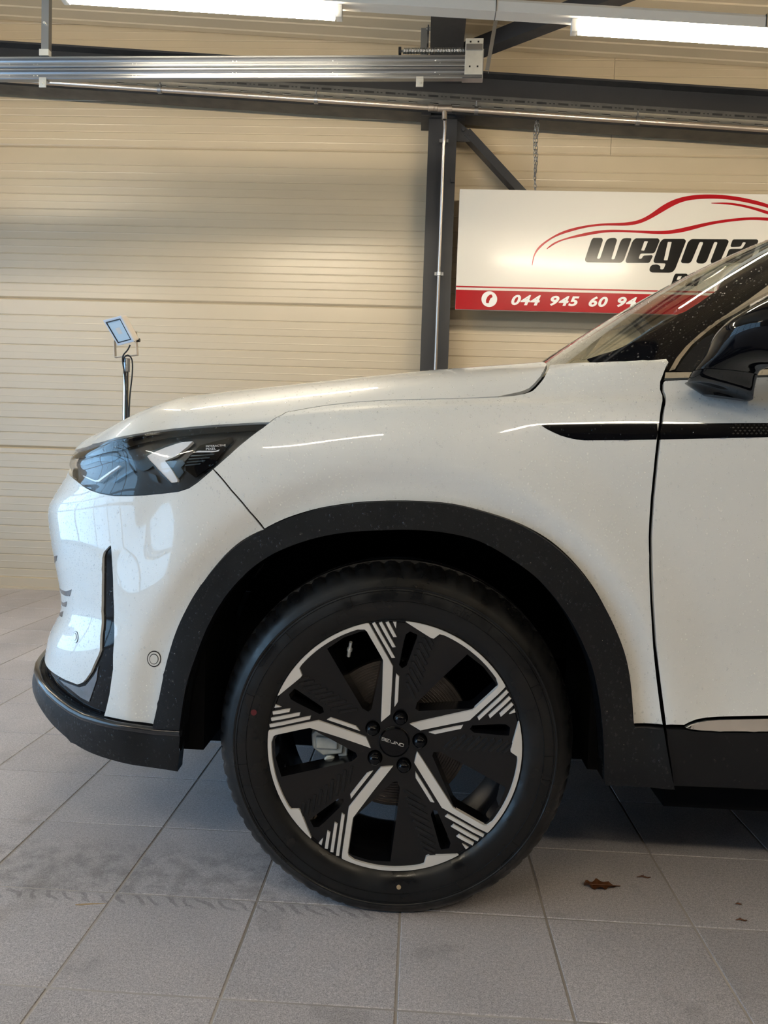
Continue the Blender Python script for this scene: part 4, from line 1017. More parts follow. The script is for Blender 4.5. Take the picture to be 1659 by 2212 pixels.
panel('fog_insert', BODY, bh([(116,1463),(141,1475),(166,1484),(180,1480),(197,1459),(209,1438),(205,1470),(188,1519),(170,1510),(150,1494),(130,1478)]), M['insert'], off=-.004, thick=.006, mirror='copy', grid=.012, wet=.4)
# bright strip along the door foot
panel('chrome_strip', BODY, bh([(1479,1570),(1490,1563.5),(1504,1558.5),(1525,1554.5),(1554,1552.5),(1605,1551.5),(1659,1550.5)])+[(sB, kz(sB, .442)), (sB, kz(sB, .42))]+bh([(1659,1577.5),(1560,1577),(1510,1575),(1490,1572.5)]), M['chrome'], off=.016, thick=.018, mirror='copy', grid=.012, shrink=0, drop=.006)
# fender vent blade
v1 = bh([(1169,919),(1182,917),(1201,916.5),(1300,916),(1419,915.5),(1421,932),(1418,949.5),(1340,951),(1262,951.5),(1245,949.5),(1228,946),(1211,941),(1195,934),(1181,927)])
panel('fender_vent', BODY, v1, M['gloss'], off=.004, thick=.012, mirror='copy', grid=.010, shrink=0, drop=.0035, wet=.7)
v2 = bh([(1430,915.5),(1540,914.5),(1659,914)])+[(.95, bh([(1659, 914)])[0][1]), (.99, bh([(1659, 930)])[0][1]), (.95, bh([(1659, 944)])[0][1])]+bh([(1659,944.5),(1540,947),(1427,949.5),(1426,932)])
dv_ = panel('door_vent', BODY, v2, M['gloss'], off=.004, thick=.012, mirror='copy', grid=.010, shrink=0, drop=.0035, wet=.6)
for r_ in range(4):                                                   # honeycomb texture at the vent's rear end
    for c_ in range(9):
        px = 1574+c_*10+5*(r_ % 2); py = 919+r_*6.2
        if px < 1575+r_*0: continue
        panel('vent_cell', BODY, bh([(px, py), (px+3, py-2), (px+6, py), (px+3, py+2)]), M['satin'], parent=dv_, off=.0052, thick=.002, grid=.01, shrink=0, drop=0)
# ---------------------------------------------------------------- headlamp
hl = LAMP+[(a, b) for a, b in HOODL[1:]]
hlens = panel('headlamp', BODY, hl, M['lens'], off=.001, thick=.012, mirror='copy', grid=.012, shrink=.0012, label='clear headlamp lens over a black housing', wet=.8)
panel('lamp_housing', BODY, hl, M['lampdark'], parent=hlens, off=-.016, thick=.004, grid=.014, shrink=-.002, drop=0)
def lamp_part(name, pts, m, off, thick=.006, drop=.001, grid=.010): return panel(name, BODY, bh(pts), m, parent=hlens, off=off, thick=thick, shrink=0, drop=drop, grid=grid)
kh = .289331
hp = lambda P: [(140+kh*a, 880+kh*b) for a, b in P]
lamp_part('upper_band', hp([(20,385),(90,318),(260,262),(500,205),(800,160),(1150,130),(1510,112),(1460,150),(1300,165),(1000,185),(760,215),(560,262),(400,318),(240,345),(100,362)]), M['gloss'], -.006)
lamp_part('daytime_light', hp([(590,358),(640,330),(740,285),(850,248),(945,240),(905,283),(815,358),(735,392),(742,402),(790,470),(830,540),(826,556),(785,561),(735,515),(690,470),(645,420),(608,380)]), M['led'], -.005, .010, .002)
lamp_part('daytime_light_edge', hp([(580,356),(630,325),(735,279),(850,242),(880,240),(745,290),(645,336),(605,360),(625,390),(700,472),(785,563),(775,566),(690,480),(610,392)]), M['lampblue'], -.004)
lamp_part('bezel', hp([(352,352),(520,395),(590,372),(640,430),(600,460),(560,470),(500,440),(430,395)]), M['lampblue'], -.010)
lamp_part('bezel', hp([(728,392),(860,385),(880,410),(850,440),(870,480),(830,530),(780,470)]), M['lampblue'], -.010)
lamp_part('bezel', hp([(600,480),(660,500),(680,560),(630,545)]), M['lampblue'], -.009)
lamp_part('turn_strip', hp([(112,498),(205,538),(225,535),(385,430),(392,440),(232,548),(205,548),(115,508)]), M['led'], -.006)
lamp_part('turn_strip', hp([(325,548),(480,462),(497,468),(345,556)]), M['lampblue'], -.008)
lamp_part('projector', hp([(45,400),(180,365),(330,362),(420,395),(370,405),(210,400),(90,440)]), M['lampblue'], -.012)
lamp_part('pixel_panel', hp([(880,400),(1000,270),(1240,205),(1250,235),(1100,420),(960,520),(890,470)]), M['gloss'], -.008)
for i_ in range(4):
    y_ = 352+i_*24; lamp_part('pixel_bar', hp([(930-i_*14,y_),(1110-i_*34,y_-12),(1102-i_*34,y_-2),(926-i_*14,y_+9)]), M['lampblue'], -.006, .003)
lamp_part('pixel_mark', hp([(960,330),(985,318),(1120,318),(1148,308),(1140,322),(1090,328)]), M['led'], -.005, .003)
def surf_text(name, body_, ox, oy, w, h, m, parent, off, rise=0.):
    """flat lettering laid on the body, given as a picture box"""
    me = text_mesh(body_, 0, .004, 0); n = len(me.vertices); co = np.empty(n*3); me.vertices.foreach_get('co', co); co = co.reshape(-1, 3); lo, hi = co.min(0), co.max(0)
    t = (co-lo)/np.maximum(hi-lo, 1e-9); q = []
    for a, b, _ in t:
        u, k = BODY.hit(ox+a*w, oy-b*h+a*rise); u, k = np.array([u]), np.array([k]); q.append((BODY.fn(u, k)+BODY.normal(u, k)*off)[0]-CO)
    me.vertices.foreach_set('co', np.array(q).ravel()); me.update(); me.materials.clear(); return link(name, me, m, parent)
surf_text('lamp_lettering', 'INTERACTIVE', 140+kh*1047, 880+kh*290, kh*148, kh*14, M['led'], hlens, -.0055, -2)
surf_text('lamp_lettering', 'PIXEL', 140+kh*1047, 880+kh*313, kh*76, kh*16, M['led'], hlens, -.0055, -1)
# ---------------------------------------------------------------- parking sensors and grille slots
def disc_on(px, py, rx, ry, name, m, off, thick=.003, drop=.0008, parent=None):
    return panel(name, BODY, bh([(px+rx*math.cos(t), py+ry*math.sin(t)) for t in np.linspace(0, 2*PI, 25)[:-1]]), m, parent=parent, off=off, thick=thick, shrink=0, drop=drop, grid=.006)
s1_ = disc_on(333, 1423, 15.2, 17.6, 'parking_sensor', M['satin'], .0013, drop=.0003); disc_on(333, 1423, 13.4, 15.4, 'sensor_ring', M['paint'], .0021, parent=s1_); disc_on(333, 1423, 10.0, 11.6, 'sensor_gap', M['satin'], .0027, parent=s1_); disc_on(333, 1423, 8.6, 9.9, 'sensor_face', M['paint'], .0038, parent=s1_)
s2_ = disc_on(164, 1376, 5.2, 13, 'parking_sensor', M['satin'], .0013, drop=.0003); disc_on(164, 1376, 4.8, 12.2, 'sensor_ring', M['paint'], .0021, parent=s2_); disc_on(164, 1376, 3.2, 8.4, 'sensor_gap', M['satin'], .0027, parent=s2_); disc_on(164, 1376, 2.7, 7.4, 'sensor_face', M['paint'], .0038, parent=s2_)
for P_ in ([(129,1270),(141,1277),(148,1276),(155,1273),(151,1288),(142,1287),(133,1281)], [(132,1298),(138,1302),(145,1299),(143,1311),(136,1309)], [(118,1201),(124,1200),(122,1212),(118,1216)], [(128,1322),(137,1320),(134,1333)]):
    o = panel('grille_slot', BODY, bh(P_), M['insert'], off=.0008, thick=.004, shrink=0, drop=0, grid=.006)
# ---------------------------------------------------------------- greenhouse
GE = gh([(1240,778),(1268,777),(1330,757),(1375,736),(1420,713),(1466,683),(1512,653.8),(1558,621.5),(1604,592),(1659,560)])          # glass edge along the pillar
u8 = GE[-1][0]-.06
panel('windscreen', GLASS, GE+[(u8-.02, 6.5), (u8-.03, 8.2)]+[(s_, 8.2) for s_ in np.linspace(u8-.05, G_END, 10)]+[(G_END, .6), (GE[0][0]-.25, .6), (GE[0][0], GE[0][1]-.3)], M['windscreen'], mirror='same', grid=.03, thick=.006, shrink=0, wet=.8)
TRO = gh([(1444.6,805),(1460,778),(1481.5,752),(1512,724.5),(1543,703),(1573.7,681),(1612,655),(1659,621)])
TRI = gh([(1457,801),(1470.7,778),(1493.8,749),(1527.6,720),(1557,698),(1589,681),(1620,661.5),(1659,640)])
ut = TRO[-1][0]
pil = GE[1:]+[(u8+.0, 6.5), (u8+.0, 7.6), (ut+.05, 7.6), (ut+.02, 6)]+TRO[::-1]+gh([(1447,812),(1400,800),(1300,800)])
panel('a_pillar', GLASS, pil, M['gloss'], off=.002, thick=.02, mirror='copy', grid=.02, shrink=0, wet=.6)
top_trim = [(ut+.02, 6), (ut+.10, 6.9), (.6, 7.1), (2.3, 7.1)]
panel('window_trim', GLASS, TRO+[(ut+.015, 5.2), (ut+.04, 6.4), (ut+.16, 7.2), (2.2, 7.2), (2.2, 7.0), (ut+.17, 7.0), (ut+.07, 6.3), (TRI[-1][0]+.02, 5.2)]+TRI[::-1], M['chrome'], off=.010, thick=.012, mirror='copy', grid=.012, shrink=0, drop=.005, wet=.3)
panel('side_window', GLASS, TRI+[(TRI[-1][0]+.02, 5.2), (ut+.07, 6.3), (ut+.17, 7.0), (2.2, 7.0), (2.2, .5), (.4, .5)]+gh([(1640,812),(1457,808)]), M['sideglass'], off=.0, thick=.005, mirror='copy', grid=.03, shrink=0, wet=.5)
roof_ = [(u8, 7.7), (.6, 7.3), (2.9, 7.3), (2.9, GK-1)]+[(s_, GK-1) for s_ in np.linspace(2.6, G_END, 12)]+[(G_END, 8.3)]+[(s_, 8.3) for s_ in np.linspace(G_END, u8-.02, 10)[1:]]
panel('roof', GLASS, roof_, M['paint'], mirror='same', grid=.04, shrink=0)
panel('rear_pillar', GLASS, [(2.2, .4), (2.2, 7.2), (2.95, 7.2), (2.95, .4)], M['gloss'], mirror='copy', grid=.04, off=.001)
# bright strip along the window sill
B1 = bh([(1437,806),(1491,805.5),(1560,803),(1659,799)]); B2 = bh([(1435,818.5),(1490,817),(1560,814.5),(1659,811)])
panel('belt_trim', BODY, B1+[(2.5, B1[-1][1]), (2.5, B2[-1][1])]+B2[::-1], M['chrome'], off=.006, thick=.02, mirror='copy', grid=.012, shrink=0, drop=.004, wet=.4)
# quarter window fillet and mirror
def blob(name, rings, m, parent, n=28, power=2.6):
    """rings: (centre, half a vector, half b vector); superelliptic tube through them, closed at both ends"""
    C = np.array([np.r_[c, a, b] for c, a, b in rings]); t = np.r_[0, np.cumsum(np.linalg.norm(np.diff(C[:, :3], axis=0), axis=1))]; f = [spline(t, C[:, i]) for i in range(9)]
    tt = np.linspace(0, t[-1], 7*len(rings)); D = np.stack([g(tt) for g in f], -1); V = []; N_ = len(tt)
    for d in D:
        for j in range(n):
            a = 2*PI*j/n; ca, sa = math.cos(a), math.sin(a); V.append(d[:3]+d[3:6]*np.sign(ca)*abs(ca)**(2/power)+d[6:]*np.sign(sa)*abs(sa)**(2/power)-CO)
    F = [(i*n+j, i*n+(j+1) % n, (i+1)*n+(j+1) % n, (i+1)*n+j) for i in range(N_-1) for j in range(n)]
    mb = MB().add(V, F, True); mb.add(V[:n], [tuple(range(n))]); mb.add(V[-n:], [tuple(range(n))]); return mb.build(name, m, parent, sharp=50)
def rg(px0, py0, px1, py1, y, hb):
    a, b = at_y(px0, py0, y), at_y(px1, py1, y); return ((a+b)/2, (b-a)/2, np.array((0, hb, 0)))
mir = bpy.data.objects.new('door_mirror', None); COL.objects.link(mir); mir.parent = car
blob('mirror_foot', [rg(1520,853,1612,867,1.553,.02), rg(1484,829,1622,865,1.548,.030), rg(1486,826,1623,855,1.53,.040), rg(1491,816,1625.5,832,1.505,.045), rg(1500,801,1629,815,1.485,.048)], M['gloss'], mir)
blob('mirror_housing', [rg(1500,800,1629,814,1.484,.048), rg(1512,786,1632,806,1.47,.052), rg(1530,763,1640,801,1.452,.060), rg(1545,731,1652,796,1.435,.070), rg(1568,700,1680,791,1.42,.080), rg(1625,662,1715,792,1.41,.088), rg(1700,633,1760,796,1.405,.09), rg(1800,620,1815,800,1.41,.085), rg(1880,628,1880,790,1.425,.07), rg(1925,665,1920,750,1.44,.04)], M['gloss'], mir)
panel('mirror_corner', GLASS, gh([(1459,803),(1475,779),(1495,755),(1520,733),(1540,722),(1548,735),(1530,765),(1505,795),(1495,806)]), M['plastic'], off=.004, thick=.006, grid=.012, shrink=0, drop=.001, wet=1.2)
# ---------------------------------------------------------------- inside, underside and wheel wells
mb = MB()
mb.box((.55-WX, 1.72-YC, .45), (3.3-WX, 3.19-YC, .98)); mb.box((.40-WX, 1.74-YC, .55), (.95-WX, 3.17-YC, 1.04)); mb.box((3.3-WX, 1.6-YC, .3), (3.55-WX, 3.3-YC, 1.1)); mb.build('cabin', M['well'], car)
for y_ in (1.85, 2.62):
    mb = MB(); mb.box((1.25-WX, y_-YC, .95), (1.45-WX, y_+.46-YC, 1.38)); mb.box((1.30-WX, y_+.12-YC, 1.38), (1.42-WX, y_+.34-YC, 1.58)); mb.build('seat', M['satin'], car, bevel=.03)
mb = MB(); mb.box((-.55-WX, 1.93-YC, .20), (3.45-WX, 2.98-YC, .31)); mb.box((.55-WX, 1.66-YC, .205), (2.25-WX, 3.25-YC, .32)); mb.box((-.78-WX, 1.75-YC, .30), (-.52-WX, 3.16-YC, .33)); mb.build('underbody', M['well'], car)
mb = MB(); mb.box((-.40-WX, 2.0-YC, .5), (.40-WX, 2.91-YC, .92)); mb.build('engine_block', M['well'], car)
for sgn in (1, -1):
    q = body(np.array([a for a, b in ARCH_I[1:]]), np.array([b for a, b in ARCH_I[1:]])); V = []; F = []; n = len(q)
    cc = np.array((WX, 0, WZ))
    for dy, grow in ((.0, .004), (.10, .012), (.36, .012)):
        for p in q:
            d = np.array((p[0]-WX, 0, p[2]-WZ)); d /= np.linalg.norm(d); w = p+d*grow*(p[2] > .5); w = np.array((w[0], max(1.525, p[1]-.008)+dy, w[2])); w[1] = w[1] if sgn > 0 else 2*YC-w[1]; V.append(w-CO)
    for r_ in range(2): F += [(r_*n+i, r_*n+i+1, (r_+1)*n+i+1, (r_+1)*n+i) for i in range(n-1)]
    mb = MB().add(V, F, True)
    yin = 1.89; V2 = []
    for p in q:
        if p[2] > .46: V2.append(np.array((p[0], yin if sgn > 0 else 2*YC-yin, p[2]))-CO)
    mb.add(V2, [tuple(range(len(V2)))]); mb.build('wheel_well', M['well'], car)
    for (xa_, xb_, za, zb_) in ((-.50, -.44, .30, .62), (.37, .42, .30, .60)):
        ys_ = (1.60, 1.88) if sgn > 0 else (2*YC-1.88, 2*YC-1.60); MB().box((xa_-WX, ys_[0]-YC, za), (xb_-WX, ys_[1]-YC, zb_)).build('splash_guard', M['well'], car)
for sgn in (1, -1):                                                   # rear arch trim, beyond the picture
    V = []; n = 24
    for r_, y_ in ((.40, 1.545), (.47, 1.530), (.47, 1.56)):
        for t in np.linspace(-.12, PI+.12, n): V.append((2.74+r_*math.cos(t)-WX, (y_ if sgn > 0 else 2*YC-y_)-YC, WZ+r_*math.sin(t)))
    MB().add(V, [(k*n+i, k*n+i+1, (k+1)*n+i+1, (k+1)*n+i) for k in range(2) for i in range(n-1)], True).build('wheel_arch_trim', M['plastic'], car)
# ================================================================ WHEELS (local: origin = hub, +y = into the car, rim lip at y=0)
RR = .257                                                             # rim lip radius
kw = RR/733.
def W(P, c=(836, 804)): return [((a-c[0])*kw, -(b-c[1])*kw) for a, b in P]
def rot(P, deg):
    t = math.radians(deg); return [(a*math.cos(t)-b*math.sin(t), a*math.sin(t)+b*math.cos(t)) for a, b in P]
def arc(r, a0, a1, n): return [(r*math.cos(math.radians(t)), r*math.sin(math.radians(t))) for t in np.linspace(a0, a1, n)]
def dish(x, z):
    """depth of the wheel face behind the lip"""
    r = math.hypot(x, z)/RR; return .027*(1-min(1, max(0, (r-.12)/.80))**1.4)
def plate_w(name, loops, m, parent, h0, h1, bevel=0., grid=0.):
    """plate following the dished face; h0..h1 = back and front, counted towards the camera"""
    L_ = [resample(np.array(l), .012) for l in loops]; G = []
    if grid:
        lo, hi = L_[0].min(0), L_[0].max(0); gx, gy = np.meshgrid(np.arange(lo[0], hi[0], grid), np.arange(lo[1], hi[1], grid)); G = np.stack([gx.ravel(), gy.ravel()], -1)
        G = G[inside(G, inset(L_[0], .003))]
        for h in L_[1:]: G = G[~inside(G, inset(h, -.003))]
    v, f = cdt(L_, G); mb = MB()
    mb.add([(p[0], dish(*p)-h1, p[1]) for p in v], [tuple(t) for t in f])
    for l in L_:
        n = len(l)
        if bevel:
            s_ = bevel if l is L_[0] else -bevel
            out = inset(l, -s_) if l is L_[0] else inset(l, bevel)
        else: out = l
        mb.add([(p[0], dish(*p)-h1, p[1]) for p in l]+[(p[0], dish(*p)-h0, p[1]) for p in out], [(i, (i+1) % n, n+(i+1) % n, n+i) for i in range(n)])
    return mb.mesh(name)
# outlines for the spoke that points up
ARM = W([(667,95),(700,150),(812,345),(811,400),(806,638),(755,686),(757,500),(757,312),(745,288),(660,142),(645,130),(625,131)])
a_in = lambda p: math.degrees(math.atan2(p[1], p[0]))
inner = arc(RR*.970, a_in(ARM[-1])+1.5, 140.5, 14)
barb = W([(276,372),(292,412),(285,425),(158,538)])
outer = arc(RR*.998, 158.6, 104.2, 18)
BRIGHT = ARM+inner+barb+outer
BAR = W([(833,390),(850,406),(848,560),(830,592)])
def strip(a, b, w):
    a, b = np.array(a, float), np.array(b, float); d = (b-a)/np.hypot(*(b-a)); n = np.array((-d[1], d[0]))*w/2
    return W([tuple(a+n), tuple(b+n), tuple(b-n+d*8), tuple(a-n)])
STR = [strip((695,90), (812,290), 17), strip((734,86), (814,226), 17), strip((772,82), (818,164), 17), W([(806,80),(824,80),(824,116)])]
HOLE = W([(1235,250),(1330,318),(1400,402),(1412,432),(1300,556),(1270,572),(1100,595),(972,612),(952,600),(960,560),(1100,400)])
SLOT = W([(905,132),(948,150),(945,170),(892,340),(866,358),(848,338),(872,190),(882,150)])
rib0 = [((905,1085),(995,1130)),((915,1126),(1025,1172)),((930,1165),(1035,1212)),((945,1210),(1048,1252)),((965,1250),(1060,1292)),((982,1290),(1072,1330)),((998,1330),(1085,1370)),((1012,1370),(1090,1405)),((1024,1405),(1096,1437))]
rib0 = [rot(strip(a, b, 15), 144) for a, b in rib0]
# meshes shared by all wheels
loops = [arc(RR*.985, 0, 355, 72)]
for s_ in range(5): loops += [rot(HOLE, 72*s_), rot(SLOT, 72*s_)]
nut_xy = [(149*kw*math.cos(math.radians(78-72*i)), 149*kw*math.sin(math.radians(78-72*i))) for i in range(5)]
ME = {}
def keep(k, me, m): me.materials.append(m); ME[k] = me
for x, z in nut_xy: loops.append([(x+.0155*math.cos(t), z+.0155*math.sin(t)) for t in np.linspace(0, 2*PI, 25)[:-1]])
keep('face', plate_w('wheel_face', loops, None, None, -.045, .000, bevel=.003, grid=.02), M['wheel'])
keep('bright', plate_w('spoke_face', [BRIGHT], None, None, -.004, .0045, bevel=.0016, grid=.02), M['alloy'])
keep('bar', plate_w('spoke_bar', [BAR], None, None, -.002, .0040, bevel=.0012), M['alloy'])
for i, s_ in enumerate(STR): keep('str%d' % i, plate_w('spoke_stripe', [s_], None, None, -.002, .0042, bevel=.001), M['alloy'])
for i, s_ in enumerate(rib0): keep('rib%d' % i, plate_w('spoke_rib', [s_], None, None, -.002, .0022, bevel=.0012), M['wheelmatt'])
# lip and barrel
mb = MB(); mb.lathe([(RR+.004, .010), (RR+.0035, .002), (RR+.001, -.002), (RR*.992, -.001), (RR*.978, .004), (RR*.955, .020), (RR*.925, .040), (RR*.915, .075), (RR*.93, .12), (RR*.93, .18), (RR*.97, .21), (RR+.004, .215), (RR+.004, .19), (RR*.95, .17), (RR*.95, .06)], n=96)
keep('rim', mb.mesh('rim'), M['wheel'])
# tyre
R_T, yo = .371, .0
TP = [(.252,.008),(.262,-.006),(.275,-.013),(.292,-.0155),(.310,-.0145),(.322,-.0115),(.3235,-.0125),(.326,-.0125),(.3275,-.0105),(.337,-.005),(.346,.003),(.3545,.014),(.3612,.028),(.3655,.043),(.3690,.062),(.3700,.064),(.3625,.066),(.3625,.074),(.3705,.076),(.371,.10),(.371,.104),(.363,.106),(.363,.116),(.371,.118),(.3705,.146),(.3625,.148),(.3625,.156),(.3700,.158),(.3655,.180),(.3545,.208),(.337,.228),(.305,.240),(.275,.236),(.252,.212)]
NT = 288; V = []; F = []
for j in range(NT):
    a = 2*PI*j/NT
    for r, h in TP:
        if .003 < h < .064 and r < .3700 and j % 4 == 0: r -= .0045*min(1, (h-.000)/.02)
        if h >= .158 and h < .21 and j % 4 == 1: r -= .005
        sk = .9*(h-.03) if .0 < h < .2 else 0
        x, z = r*math.cos(a+sk*.35), r*math.sin(a+sk*.35); 
        zmin = -WZ+.0006
        if z < zmin+.012:                                             # the foot print flattens on the floor
            z = max(z, zmin)
        V.append((x, h, z))
m_ = len(TP)
for j in range(NT):
    for i in range(m_-1): j2 = (j+1) % NT; F.append((j*m_+i, j*m_+i+1, j2*m_+i+1, j2*m_+i))
keep('tire', MB().add(V, F, True).mesh('tire', 28), M['rubber'])
mb = MB()
for r in (.2985, .3185): mb.lathe([(r-.0006, -.0150 if r < .3 else -.0122), (r, -.0166 if r < .3 else -.0138), (r+.0006, -.0150 if r < .3 else -.0122)], n=120)
for t in range(0, 360, 9):
    if t % 27 == 0:
        c_, s_ = math.cos(math.radians(t)), math.sin(math.radians(t)); mb.bar((.299*c_, -.0158, .299*s_), (.3185*c_, -.0135, .3185*s_), .0008, .0016, up=(0, 1, 0))
keep('sidewall_line', mb.mesh('sidewall_line'), M['rubber'])
def tyre_text(body_, r, deg, h):
    me = text_mesh(body_, 0, .01, .5); n = len(me.vertices); co = np.empty(n*3); me.vertices.foreach_get('co', co); co = co.reshape(-1, 3); lo, hi = co.min(0), co.max(0)
    t = (co-lo)/np.maximum(hi-lo, 1e-9); asp = (hi-lo)[0]/(hi-lo)[1]; wd = h*asp; q = []
    for a, b, c in t:
        ang = math.radians(deg)-(a-.5)*wd/(r+h/2); rr = r+b*h; q.append((rr*math.cos(ang), -.0132-c*.0026-(.0005 if rr < .312 else 0), rr*math.sin(ang)))
    me.vertices.foreach_set('co', np.array(q).ravel()); me.update(); me.materials.clear(); return me
keep('tyretext', tyre_text('Giti', .297, 66, .022), M['rubber'])
mb = MB(); mb.lathe([(0, -.0245), (.006, -.024), (.0105, -.021), (.0125, -.016), (.0128, 0), (.0128, .012)], n=20); keep('nut', mb.mesh('lug_nut'), M['gloss'])
mb = MB(); mb.lathe([(0, -.0055), (.020, -.0052), (.0285, -.0040), (.0305, -.002), (.031, .004)], n=48); keep('cap', mb.mesh('center_cap'), M['gloss'])
mb = MB(); mb.lathe([(.0312, -.0012), (.0316, -.0022), (.0322, -.0018), (.0324, .002)], n=48); keep('capring', mb.mesh('cap_ring'), M['satin'])
mb = MB(); mb.lathe([(.020, .0), (.052, .0), (.056, .004), (.150, .004), (.158, .006), (.158, .030), (.06, .030)], n=72)
for r in np.linspace(.09, .15, 12): mb.lathe([(r, .0041), (r+.001, .0034), (r+.002, .0041)], n=72)
keep('disc', mb.mesh('brake_disc'), M['disc'])
# stroke lettering for the cap
GLY = {'B': [[(0,0),(1,0),(1,.45),(.85,.5),(1,.55),(1,1),(0,1),(0,.5),(.85,.5)]], 'E': [[(1,1),(0,1),(0,0),(1,0)], [(0,.5),(.8,.5)]], 'I': [[(.3,0),(.3,1)]], 'J': [[(1,1),(1,0),(0,0)]],
       'N': [[(0,0),(0,1),(1,0),(1,1)]], 'G': [[(1,.75),(1,1),(0,1),(0,0),(1,0),(1,.5)]]}
def cap_letters():
    out = []; x = -.0268; wl_ = {'I': .0024, 'J': .0068}
    for ch in 'BEIJING':
        w = wl_.get(ch, .0082); mb = MB()
        for st_ in GLY[ch]:
            for a, b in zip(st_[:-1], st_[1:]):
                if (a, b) == ((.85,.5),(1,.55)): continue
                mb.bar((x+a[0]*w*.86, 0, (a[1]-.5)*.0054), (x+b[0]*w*.86, 0, (b[1]-.5)*.0054), .0009, .0008, up=(0, 1, 0))
        me = mb.mesh('cap_letter'); me.materials.append(M['alloy']); out.append(me); x += w+.0005
    return out
CAPL = cap_letters()
def wheel(cx, cy, side, detail=True):
    """side +1: the near flank (face looks to -y); -1: the far flank"""
    w = bpy.data.objects.new('wheel', None); COL.objects.link(w); w.parent = car; w.location = (cx-WX, cy-YC, WZ)
    if side < 0: w.rotation_euler = (0, 0, PI)
    def put(name, me, rz=0., loc=(0, 0, 0)):
        o = link(name, me, None, w); o.rotation_euler = (0, -rz, 0); o.location = loc; return o
    t = put('tire', ME['tire']); put('rim', ME['rim']); put('wheel_face', ME['face'])
    put('brake_disc', ME['disc'], loc=(0, .075, 0)); put('center_cap', ME['cap'], loc=(0, .027, 0))
    for i in range(5):
        a = math.radians(72*i); put('spoke_face', ME['bright'], a)
        x, z = nut_xy[i]; put('lug_nut', ME['nut'], 0, (x, .030, z))
        if detail:
            put('spoke_bar', ME['bar'], a)
            for k in range(4): put('spoke_stripe', ME['str%d' % k], a)
            for k in range(9): put('spoke_rib', ME['rib%d' % k], a)
    if detail:
        put('cap_ring', ME['capring'], loc=(0, .027, 0)); put('sidewall_line', ME['sidewall_line']); put('sidewall_lettering', ME['tyretext'])
        for me in CAPL: put('cap_letter', me, math.radians(-15), (0, .0212, 0))
        x, z = W([(558, 248)])[0]
        mb = MB(); mb.lathe([(.0, -.016), (.0032, -.0155), (.0034, .0), (.0055, .0005), (.0058, .006), (.004, .007), (.004, .02)], (0, 0, 0), 'y', 12)
        o = mb.build('valve_stem', M['zinc'], w); o.location = (x*1.0, .022, z*.98); o.rotation_euler = (-1.15, 0, .35)
        x, z = W([(910, 1480)])[0]; MB().lathe([(0, -.0008), (.0045, -.0006), (.0052, .001)], (x, .003, z), 'y', 14).build('balance_dot', M['white'], w)
        x, z = W([(25, 632)])[0]; MB().lathe([(0, -.0007), (.0062, -.0005), (.0065, .0015)], (x, -.0150, z), 'y', 14).build('red_dot', M['reddot'], w)
        x, z = W([(893, 1614)])[0]; MB().lathe([(0, -.0007), (.0045, -.0005), (.0048, .0015)], (x, -.0150, z), 'y', 14).build('yellow_dot', M['straw'], w)
        # caliper behind the spokes, ahead of the axle
        mb = MB()
        P = [(-.175,.000),(-.150,.020),(-.115,.014),(-.105,-.004),(-.108,-.040),(-.150,-.046),(-.172,-.030)]
        V = [(x, .050, z) for x, z in P]+[(x*1.03, .13, z) for x, z in P]; n = len(P); mb.add(V, [(i, (i+1) % n, n+(i+1) % n, n+i) for i in range(n)]+[tuple(range(n)), tuple(range(n, 2*n))])
        mb.box((-.165, .044, -.030), (-.118, .052, -.004)); mb.box((-.118, .055, -.048), (-.098, .09, .004)); mb.lathe([(0, -.006), (.013, -.005), (.014, .03)], (-.135, .056, -.058), 'y', 12)
        mb.lathe([(0, -.006), (.009, -.005), (.009, .03)], (-.110, .056, -.062), 'y', 12)
        mb.build('brake_caliper', M['caliper'], w, bevel=.003)
    return w
YR = 1.535
wheel(WX, YR, 1); wheel(WX, 2*YC-YR, -1, False); wheel(2.74, YR+.005, 1, False); wheel(2.74, 2*YC-YR-.005, -1, False)
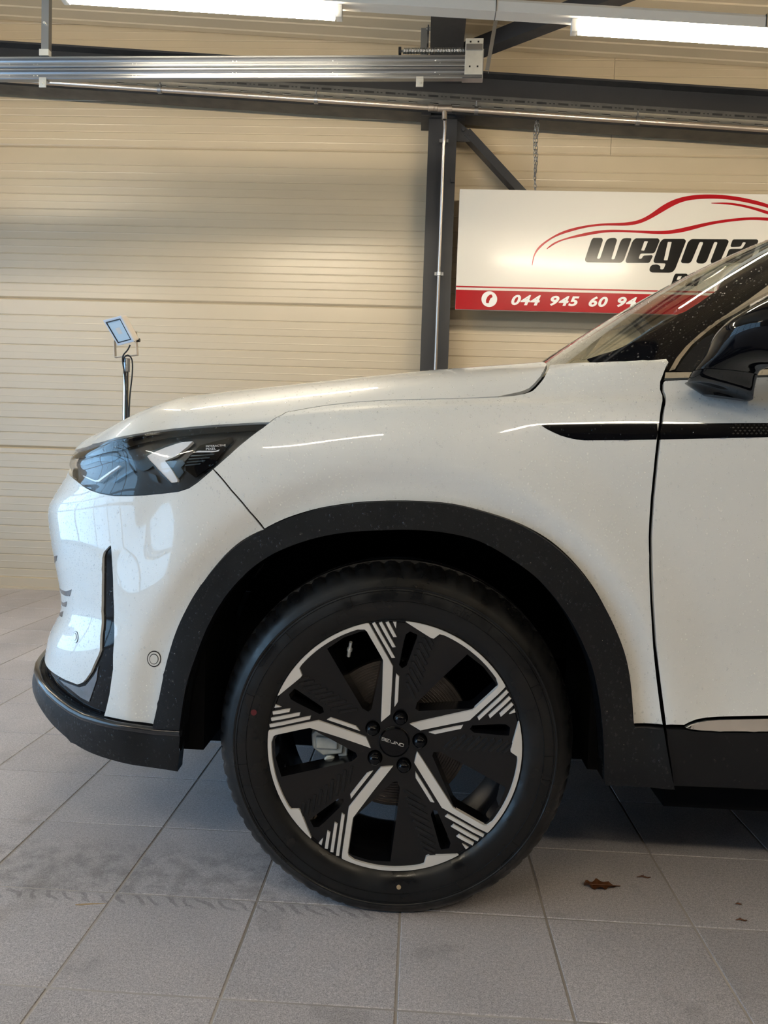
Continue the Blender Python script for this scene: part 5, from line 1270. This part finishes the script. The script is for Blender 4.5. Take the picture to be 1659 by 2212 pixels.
# ---------------------------------------------------------------- water beads on the wet panels
def water(name, sets, per_m2, rmin, rmax, seed, m_, txt):
    rng = np.random.default_rng(seed); dome = []; nn = 6
    for i in range(nn): a = 2*PI*i/nn; dome.append((math.cos(a), math.sin(a), -.05))
    for i in range(nn): a = 2*PI*(i+.5)/nn; dome.append((.72*math.cos(a), .72*math.sin(a), .26))
    dome.append((0, 0, .36)); df = []
    for i in range(nn): j = (i+1) % nn; df += [(i, j, nn+i), (nn+i, j, nn+j), (nn+i, nn+j, 2*nn)]
    dome = np.array(dome); df = np.array(df); V = []; F = []; N_ = 0
    for T, Nn, wet, zs in sets:
        A = .5*np.linalg.norm(np.cross(T[:, 1]-T[:, 0], T[:, 2]-T[:, 0]), axis=1)
        # only where the picture shows the panel
        pxy = project(T.mean(1)); vis = (pxy[:, 0] > -60) & (T[:, 0, 0] < 1.42)
        view = CAM-T.mean(1); vis &= (np.sum(view*Nn.mean(1), 1) > 0)
        A = A*vis*(1+2.2*(T[:, 0, 0] < -.66)); cnt = rng.poisson(A.sum()*per_m2*wet)
        if A.sum() <= 0 or cnt == 0: continue
        idx = rng.choice(len(A), cnt, p=A/A.sum()); u, v = rng.random(cnt), rng.random(cnt); m = u+v > 1; u[m], v[m] = 1-u[m], 1-v[m]
        t = T[idx]; P = t[:, 0]+u[:, None]*(t[:, 1]-t[:, 0])+v[:, None]*(t[:, 2]-t[:, 0]); n = Nn[idx].mean(1); n /= np.linalg.norm(n, axis=1)[:, None]
        r = (rmin+(rmax-rmin)*rng.random(cnt)**3.0)*np.where(P[:, 0] < -.66, .7, 1.)
        zz = np.array((0, 0, 1.)); b = zz-n*(n@zz)[:, None]; b /= np.maximum(np.linalg.norm(b, axis=1), 1e-6)[:, None]; a = np.cross(b, n)
        st = 1+.6*rng.random(cnt)*(1-np.abs(n[:, 2]))
        q = P[:, None]+r[:, None, None]*(dome[None, :, :1]*a[:, None]+dome[None, :, 1:2]*b[:, None]*st[:, None, None]+dome[None, :, 2:]*n[:, None])
        V.append(q.reshape(-1, 3)-CO); F.append((df[None]+np.arange(cnt)[:, None, None]*len(dome)+N_).reshape(-1, 3)); N_ += cnt*len(dome)
    V = np.vstack(V); F = np.vstack(F); me = bpy.data.meshes.new(name); me.from_pydata(V.tolist(), [], F.tolist()); me.polygons.foreach_set('use_smooth', [True]*len(F)); me.update(); me.materials.append(m_)
    o = link(name, me, None, car); o['kind'] = 'stuff'; o['label'] = txt; return o
water('water_beads', DROPS, 14000, .0007, .0024, 3, M['bead'], 'clear water beads on the white paint')
water('water_beads', DROPS_DARK, 9000, .0007, .0030, 4, M['drop'], 'clear water beads on the black trim and glass')
